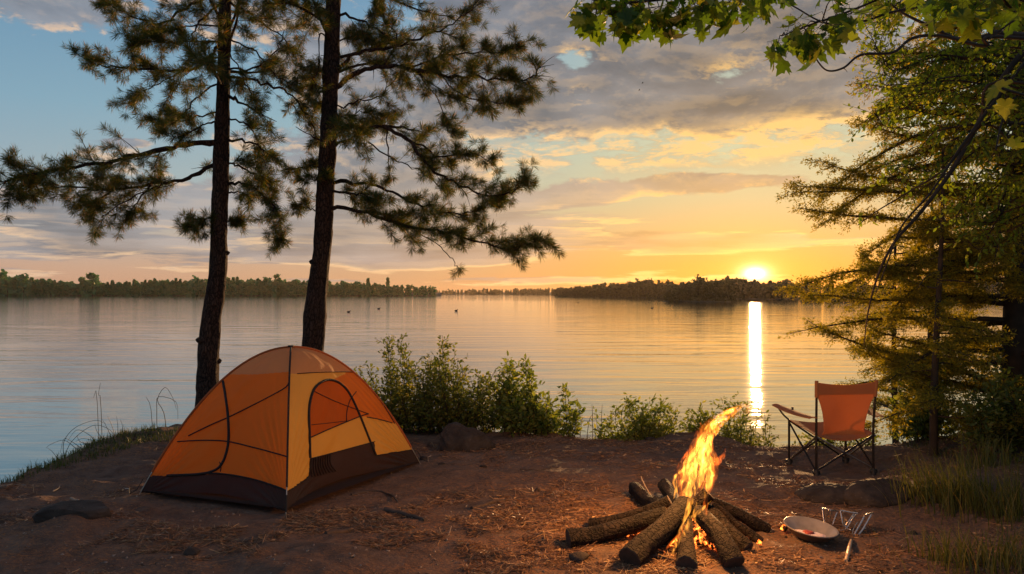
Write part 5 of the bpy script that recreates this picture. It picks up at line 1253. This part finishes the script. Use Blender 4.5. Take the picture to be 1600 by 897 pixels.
# ------------------------------------------------------------------ campfire
def build_fire():
    bark, t = new_mat('log_bark')
    tc = t.n('ShaderNodeTexCoord'); o = tc.outputs['Object']; a = t.noise(o, 14, 7, .65, 1.0); b = t.noise(o, 70, 4, .7)
    c = t.ramp(a, [(.3, (.007, .005, .005)), (.55, (.02, .014, .011)), (.75, (.045, .031, .024))])
    ln = t.n('ShaderNodeVectorMath', operation='LENGTH'); t.link(o, ln.inputs[0])
    vo = t.n('ShaderNodeTexVoronoi', feature='DISTANCE_TO_EDGE'); vo.inputs['Scale'].default_value = 24; t.link(t.vadd(o, t.scale(t.noise(o, 12, 4, .6, out=1).s, .10)), vo.inputs['Vector']); vd = t.smooth(E(t, vo.outputs['Distance']), 0.0, .12)
    c = t.mix(vd, (.006, .005, .004), c); c = t.mix(t.smooth(E(t, ln.outputs['Value']) + a * .25, .45, .75), c, (.006, .005, .005)); c = t.mix(t.smooth(b, .60, .72) * .35, c, (.16, .14, .13))
    out(t, principled(t, c, .85, .2, 0, a * .5 + b * .3 + vd * .5, 1.0, .02).outputs[0])
    cut = mat_simple('cut_wood', (.06, .04, .03), (.03, .02, .015), 30, .8); split = mat_simple('split_wood', (.42, .24, .12), (.3, .16, .08), 24, .7)
    g = 'logs leaning together in the campfire'
    def log(o_, i_, r0, r1, lab, seed, mt=None, bend=.015, sink=0, name='firewood_log'):
        rs = np.random.RandomState(seed)
        (ox, oy, *oD), (ix, iy, iD) = o_, i_
        Do = oD[0] if oD else F * (CAMZ - r0 * .9) / (oy - HZ)
        p0, p1 = P(ox, oy, Do), P(ix, iy, iD); mid = (p0 + p1) / 2 + rs.randn(3) * bend
        c = catmull([p0, p0 * .6 + mid * .4 + rs.randn(3) * .006, mid, mid * .4 + p1 * .6 + rs.randn(3) * .006, p1], 14); n = len(c); t_ = nrm(np.gradient(c, axis=0)); sd = 44; u = np.linspace(0, 1, n); r = r0 + (r1 - r0) * u
        aa = nrm(np.cross(t_[0], [0, 0, 1])); V = []
        for k in range(n):
            aa = nrm(aa - t_[k] * (aa @ t_[k])); bb = np.cross(t_[k], aa); th = np.arange(sd) / sd * 6.28318
            q = 1 + .16 * vnoise(np.cos(th) * 1.1 + seed, np.sin(th) * 1.1, u[k] * 2) + .05 * vnoise(np.cos(th) * 4, np.sin(th) * 4 + seed, u[k] * 7) - .10 * np.clip(vnoise(np.cos(th) * 6 + seed, np.sin(th) * 6, u[k] * 3.5), 0, 1) ** 1.5 + .035 * vnoise(np.cos(th) * 9, np.sin(th) * 9 + seed, u[k] * 26)
            V.append(c[k] + r[k] * q[:, None] * (np.cos(th)[:, None] * aa + np.sin(th)[:, None] * bb))
        V = np.concatenate(V); i = np.arange(n - 1)[:, None] * sd; j = np.arange(sd)[None]; k = (j + 1) % sd
        mb = MB(); mb.add(V, np.stack([i + j, i + k, i + sd + k, i + sd + j], -1).reshape(-1, 4)); root = mb.build(name, mt or bark); rebase(root, p0)
        tag(root, lab, 'log', g)
        for e, ring, cc in ((-1, V[:sd], c[0]), (1, V[-sd:], c[-1])):
            ctr = cc + t_[0 if e < 0 else -1] * e * .006; rr = np.vstack([ring, cc + (ring - cc) * .9 + t_[0 if e < 0 else -1] * e * .005, [ctr]]); m = MB()
            m.add(rr, [[q, (q + 1) % sd, sd + (q + 1) % sd, sd + q] for q in range(sd)]); m.add(rr, [[sd + q, sd + (q + 1) % sd, 2 * sd] for q in range(sd)]); m.build('cut_end', cut if mt is None else mt, root)
        return root
    log((888, 842), (1040, 802, 5.45), .062, .05, 'leftmost long log lying low, its cut end nearest the left', 1)
    log((922, 818), (1046, 782, 5.6), .042, .036, 'thinner log resting behind the leftmost one', 2)
    log((983, 872), (1072, 786, 5.35), .076, .060, 'thickest log, leaning in from the lower left', 3)
    log((1072, 884), (1070, 806, 5.35), .062, .052, 'front log whose round cut end faces the camera', 4)
    log((1148, 880), (1092, 800, 5.3), .064, .052, 'thick curved log just right of the front one', 5, bend=.012)
    log((1168, 858), (1106, 798, 5.45), .055, .045, 'slimmer log between the thick curved one and the farthest right', 6)
    log((1198, 828), (1112, 786, 5.6), .048, .045, 'farthest right log, lying lowest towards the tin bowl', 7)
    log((992, 764, 6.5), (1036, 796, 5.7), .058, .05, 'log coming in from behind at the left with a sunlit upper edge', 8)
    log((1038, 758, 6.35), (1064, 792, 5.65), .05, .045, 'short thick log standing up behind the flames', 9)
    log((1188, 846), (1112, 790, 5.55), .034, .03, 'thin branch-like log between the farthest right log and the slimmer one', 13)
    log((1024, 862), (1074, 800, 5.45), .036, .03, 'thin stick-like log squeezed between the thickest log and the front one', 14)
    log((1066, 792, 5.4), (1108, 772, 5.42), .045, .05, 'burning chunk lying across the top of the pile', 10)
    log((1172, 838, 5.6), (1150, 846, 5.65), .035, .03, 'pale split wood chunk tucked under the right-hand logs', 12, split, .002, name='wood_chunk')
    # embers
    em, t = new_mat('ember'); tc = t.n('ShaderNodeTexCoord'); nz = t.noise(tc.outputs['Object'], 22, 4, .6)
    b = principled(t, (.03, .02, .02), .9, .1); b.inputs['Emission Color'].default_value = (1, .16, .02, 1); t.put(b.inputs['Emission Strength'], t.smooth(nz, .5, .68) * 9.0); out(t, b.outputs[0])
    rs = np.random.RandomState(2); mb = MB(); c = np.array([1.19, 5.42])
    V, Fc = [[-.5, -.4, -.3], [.5, -.5, -.3], [.4, .5, -.3], [-.5, .4, -.3], [-.3, -.3, .35], [.35, -.25, .3], [.3, .35, .35], [-.35, .3, .3]], [[0, 1, 5, 4], [1, 2, 6, 5], [2, 3, 7, 6], [3, 0, 4, 7], [4, 5, 6, 7]]
    n = 260; xy = c + rs.randn(n, 2) * [.17, .13]; inst(mb, V, Fc, np.concatenate([xy, (gz(xy[:, 0], xy[:, 1]) + .015 + .03 * rs.rand(n))[:, None]], 1), rs.randn(n, 3), rs.randn(n, 3), .02 + .035 * rs.rand(n))
    tag(mb.build('embers', em, smooth=False), 'glowing red coals under the campfire logs', 'embers', kind='stuff')
    # flames: thin bodies of glowing gas (emission in their volume, brighter where they are thicker)
    def flame_mat(name, col, s):
        m, t = new_mat(name); tc = t.n('ShaderNodeTexCoord')
        mp = t.n('ShaderNodeMapping'); mp.inputs['Scale'].default_value = (1, 1, .3); mp.inputs['Rotation'].default_value = (0, .25, 0); t.link(tc.outputs['Object'], mp.inputs[0])
        nz = t.noise(mp.outputs[0], 26, 3, .6, 1.3); e = t.n('ShaderNodeEmission'); e.inputs[0].default_value = (*col, 1)
        t.put(e.inputs[1], t.math('POWER', t.smooth(nz, .43, .66), 1.5) * s * 1.15 + .02 * s); out(t, None, e.outputs[0]); return m
    core = flame_mat('flame_core', (1, .34, .04), 64); edge = flame_mat('flame_edge', (1, .19, .016), 11); red = flame_mat('flame_red', (1, .15, .012), 34)
    for m_ in (core, edge, red): m_.cycles.volume_step_rate = .5
    root = empty('campfire_flames', (1.2, 5.4, .1), 'tall orange flames rising from the logs and blown to the right', 'fire')
    rs = np.random.RandomState(8)
    def tongue(pts, rads, mt, D=5.4, flat=.6, wob=.3, seed=0):
        c = catmull([P(a, b, D + .03 * math.sin(i * 1.3 + seed)) for i, (a, b) in enumerate(pts)], 8); r = np.interp(np.linspace(0, 1, len(c)), np.linspace(0, 1, len(rads)), rads) / F * D
        n = len(c); sd = 14; th = np.arange(sd) / sd * 6.28318; t_ = nrm(np.gradient(c, axis=0)); V = []
        for k in range(n):
            a = nrm(np.cross(t_[k], [0, 1, 0])); b_ = np.cross(t_[k], a)
            q = 1 + wob * vnoise(np.cos(th) * 1.2 + seed, np.sin(th) * 1.2, c[k, 2] * 16 + seed)
            V.append(c[k] + max(r[k], .0006) * q[:, None] * (np.cos(th)[:, None] * a + flat * np.sin(th)[:, None] * b_))
        V = np.concatenate(V); i = np.arange(n - 1)[:, None] * sd; j = np.arange(sd)[None]; k = (j + 1) % sd
        m = MB(); m.add(V, np.stack([i + j, i + k, i + sd + k, i + sd + j], -1).reshape(-1, 4)); m.add(V, [list(range(sd))[::-1], list(range((n - 1) * sd, n * sd))]); m.build('flame_tongue', mt, root)
    T = [
        ([(1048, 862), (1052, 842), (1064, 812), (1072, 785), (1080, 760), (1086, 730), (1092, 700), (1104, 676), (1122, 652), (1150, 638), (1174, 632)], [1, 3, 4, 7, 10, 9, 7, 6, 5, 4, 1], core, 5.36),
        ([(1070, 800), (1073, 775), (1072, 750), (1078, 725), (1088, 700), (1092, 685)], [3, 9, 12, 9, 6, 1], core, 5.42),
        ([(1100, 778), (1106, 762), (1108, 745), (1102, 725), (1100, 705), (1106, 688), (1120, 668)], [2, 9, 11, 9, 6, 4, 1], core, 5.4),
        ([(1085, 775), (1090, 755), (1094, 735), (1092, 712), (1100, 690), (1112, 670), (1135, 650)], [3, 9, 10, 8, 7, 5, 1], core, 5.38),
        ([(1062, 800), (1063, 775), (1066, 745), (1062, 728), (1066, 718)], [2, 7, 7, 4, 1], edge, 5.45),
        ([(1066, 790), (1072, 750), (1082, 715), (1092, 690), (1108, 664), (1135, 645), (1172, 634)], [6, 13, 14, 10, 8, 7, 2], edge, 5.44),
        ([(1098, 785), (1108, 750), (1112, 720), (1108, 700), (1112, 680)], [4, 14, 14, 9, 2], edge, 5.46),
        ([(1104, 735), (1120, 722), (1130, 712), (1134, 700)], [3, 8, 5, 1], red, 5.44),
        ([(1076, 790), (1078, 810), (1070, 832), (1058, 850), (1048, 868)], [4, 5, 6, 4, 1], core, 4.92),
        ([(1052, 872), (1054, 855), (1062, 830), (1074, 806)], [1, 4, 4, 1], core, 4.9),
        ([(1036, 868), (1046, 852), (1060, 838), (1070, 820)], [1, 4, 5, 2], red, 4.9),
        ([(1046, 874), (1042, 864), (1028, 858)], [1, 3, 1], red, 4.86),
        ([(1070, 800), (1080, 808), (1094, 798), (1112, 782)], [1, 4, 5, 1], core, 5.12), ([(1100, 856), (1096, 838), (1088, 818), (1086, 800), (1090, 780)], [1, 4, 5, 5, 1], core, 5.2), ([(1058, 842), (1066, 818), (1076, 796), (1080, 772), (1078, 750)], [1, 4, 7, 7, 1], core, 5.05), ([(1112, 826), (1104, 806), (1102, 788), (1106, 768)], [1, 4, 6, 1], red, 5.15),
        ([(1082, 688), (1090, 676), (1096, 668), (1094, 660)], [1, 5, 4, 1], red, 5.42),
        ([(1118, 660), (1136, 646), (1152, 640), (1160, 630)], [2, 8, 7, 1], edge, 5.42),
        ([(1130, 655), (1150, 650), (1168, 642), (1176, 636)], [2, 5, 5, 1], edge, 5.4),
        ([(1086, 765), (1096, 745), (1100, 722), (1098, 700)], [5, 10, 8, 1], core, 5.44),
        ([(1090, 852), (1092, 842), (1098, 836)], [1, 4, 1], red, 5.4),
    ]
    T2 = []
    ax = np.array([(1078, 800), (1080, 770), (1084, 740), (1092, 710), (1104, 680), (1124, 655), (1152, 640), (1176, 632)], float)
    wd = np.array([24, 30, 28, 21, 13, 10, 9, 3], float)
    for k in range(46):
        u0 = rs.rand() * .45; u1 = min(1.0, u0 + .28 + .5 * rs.rand()); o0 = rs.rand() * 2 - 1; ph = rs.rand() * 6.28; w_ = []
        for q in range(8):
            u = u0 + (u1 - u0) * q / 7; i = u * (len(ax) - 1); c = [np.interp(i, range(len(ax)), ax[:, m]) for m in (0, 1)]; w = np.interp(i, range(len(ax)), wd)
            w_.append((c[0] + w * (o0 * (1 - .5 * q / 7) + .28 * math.sin(ph + q * 1.1)), c[1] + 5 * math.sin(ph * 2 + q)))
        m = 1.5 + 2.7 * rs.rand() * (1 - u0)
        T2.append((w_, [.6, m * .8, m, m * .9, m * .6, .5], core if rs.rand() < .62 else red, 5.36 + .1 * rs.rand()))
    T = [(p, [x * (.8 if mt is edge else .62) for x in r], mt, D) for p, r, mt, D in T] + T2
    for s, (pts, r, mt, D) in enumerate(T): tongue(pts, r, mt, D, seed=s * 1.7 + 1, flat=1.0 if mt is core else 1.3)
    l = bpy.data.lights.new('fire_light', 'POINT'); l.energy = 150; l.color = (1, .42, .11); l.shadow_soft_size = .12
    o = bpy.data.objects.new('fire_light', l); COL.objects.link(o); o.location = (1.22, 5.38, .42); o.parent = root; o.location = (.03, -.05, .68)
    o['kind'] = 'helper'
bark_dark = mat_simple('bark_dark', (.05, .035, .025), (.02, .015, .01), 9)
build_world(); build_sun(); build_camera(); settings(); build_ground(); build_water(); build_far()
build_pines(); build_right_trees(); build_shrubs(); build_grass()
build_tent(); build_chair(); build_rocks(); build_cookware(); build_fire()
build_haze()
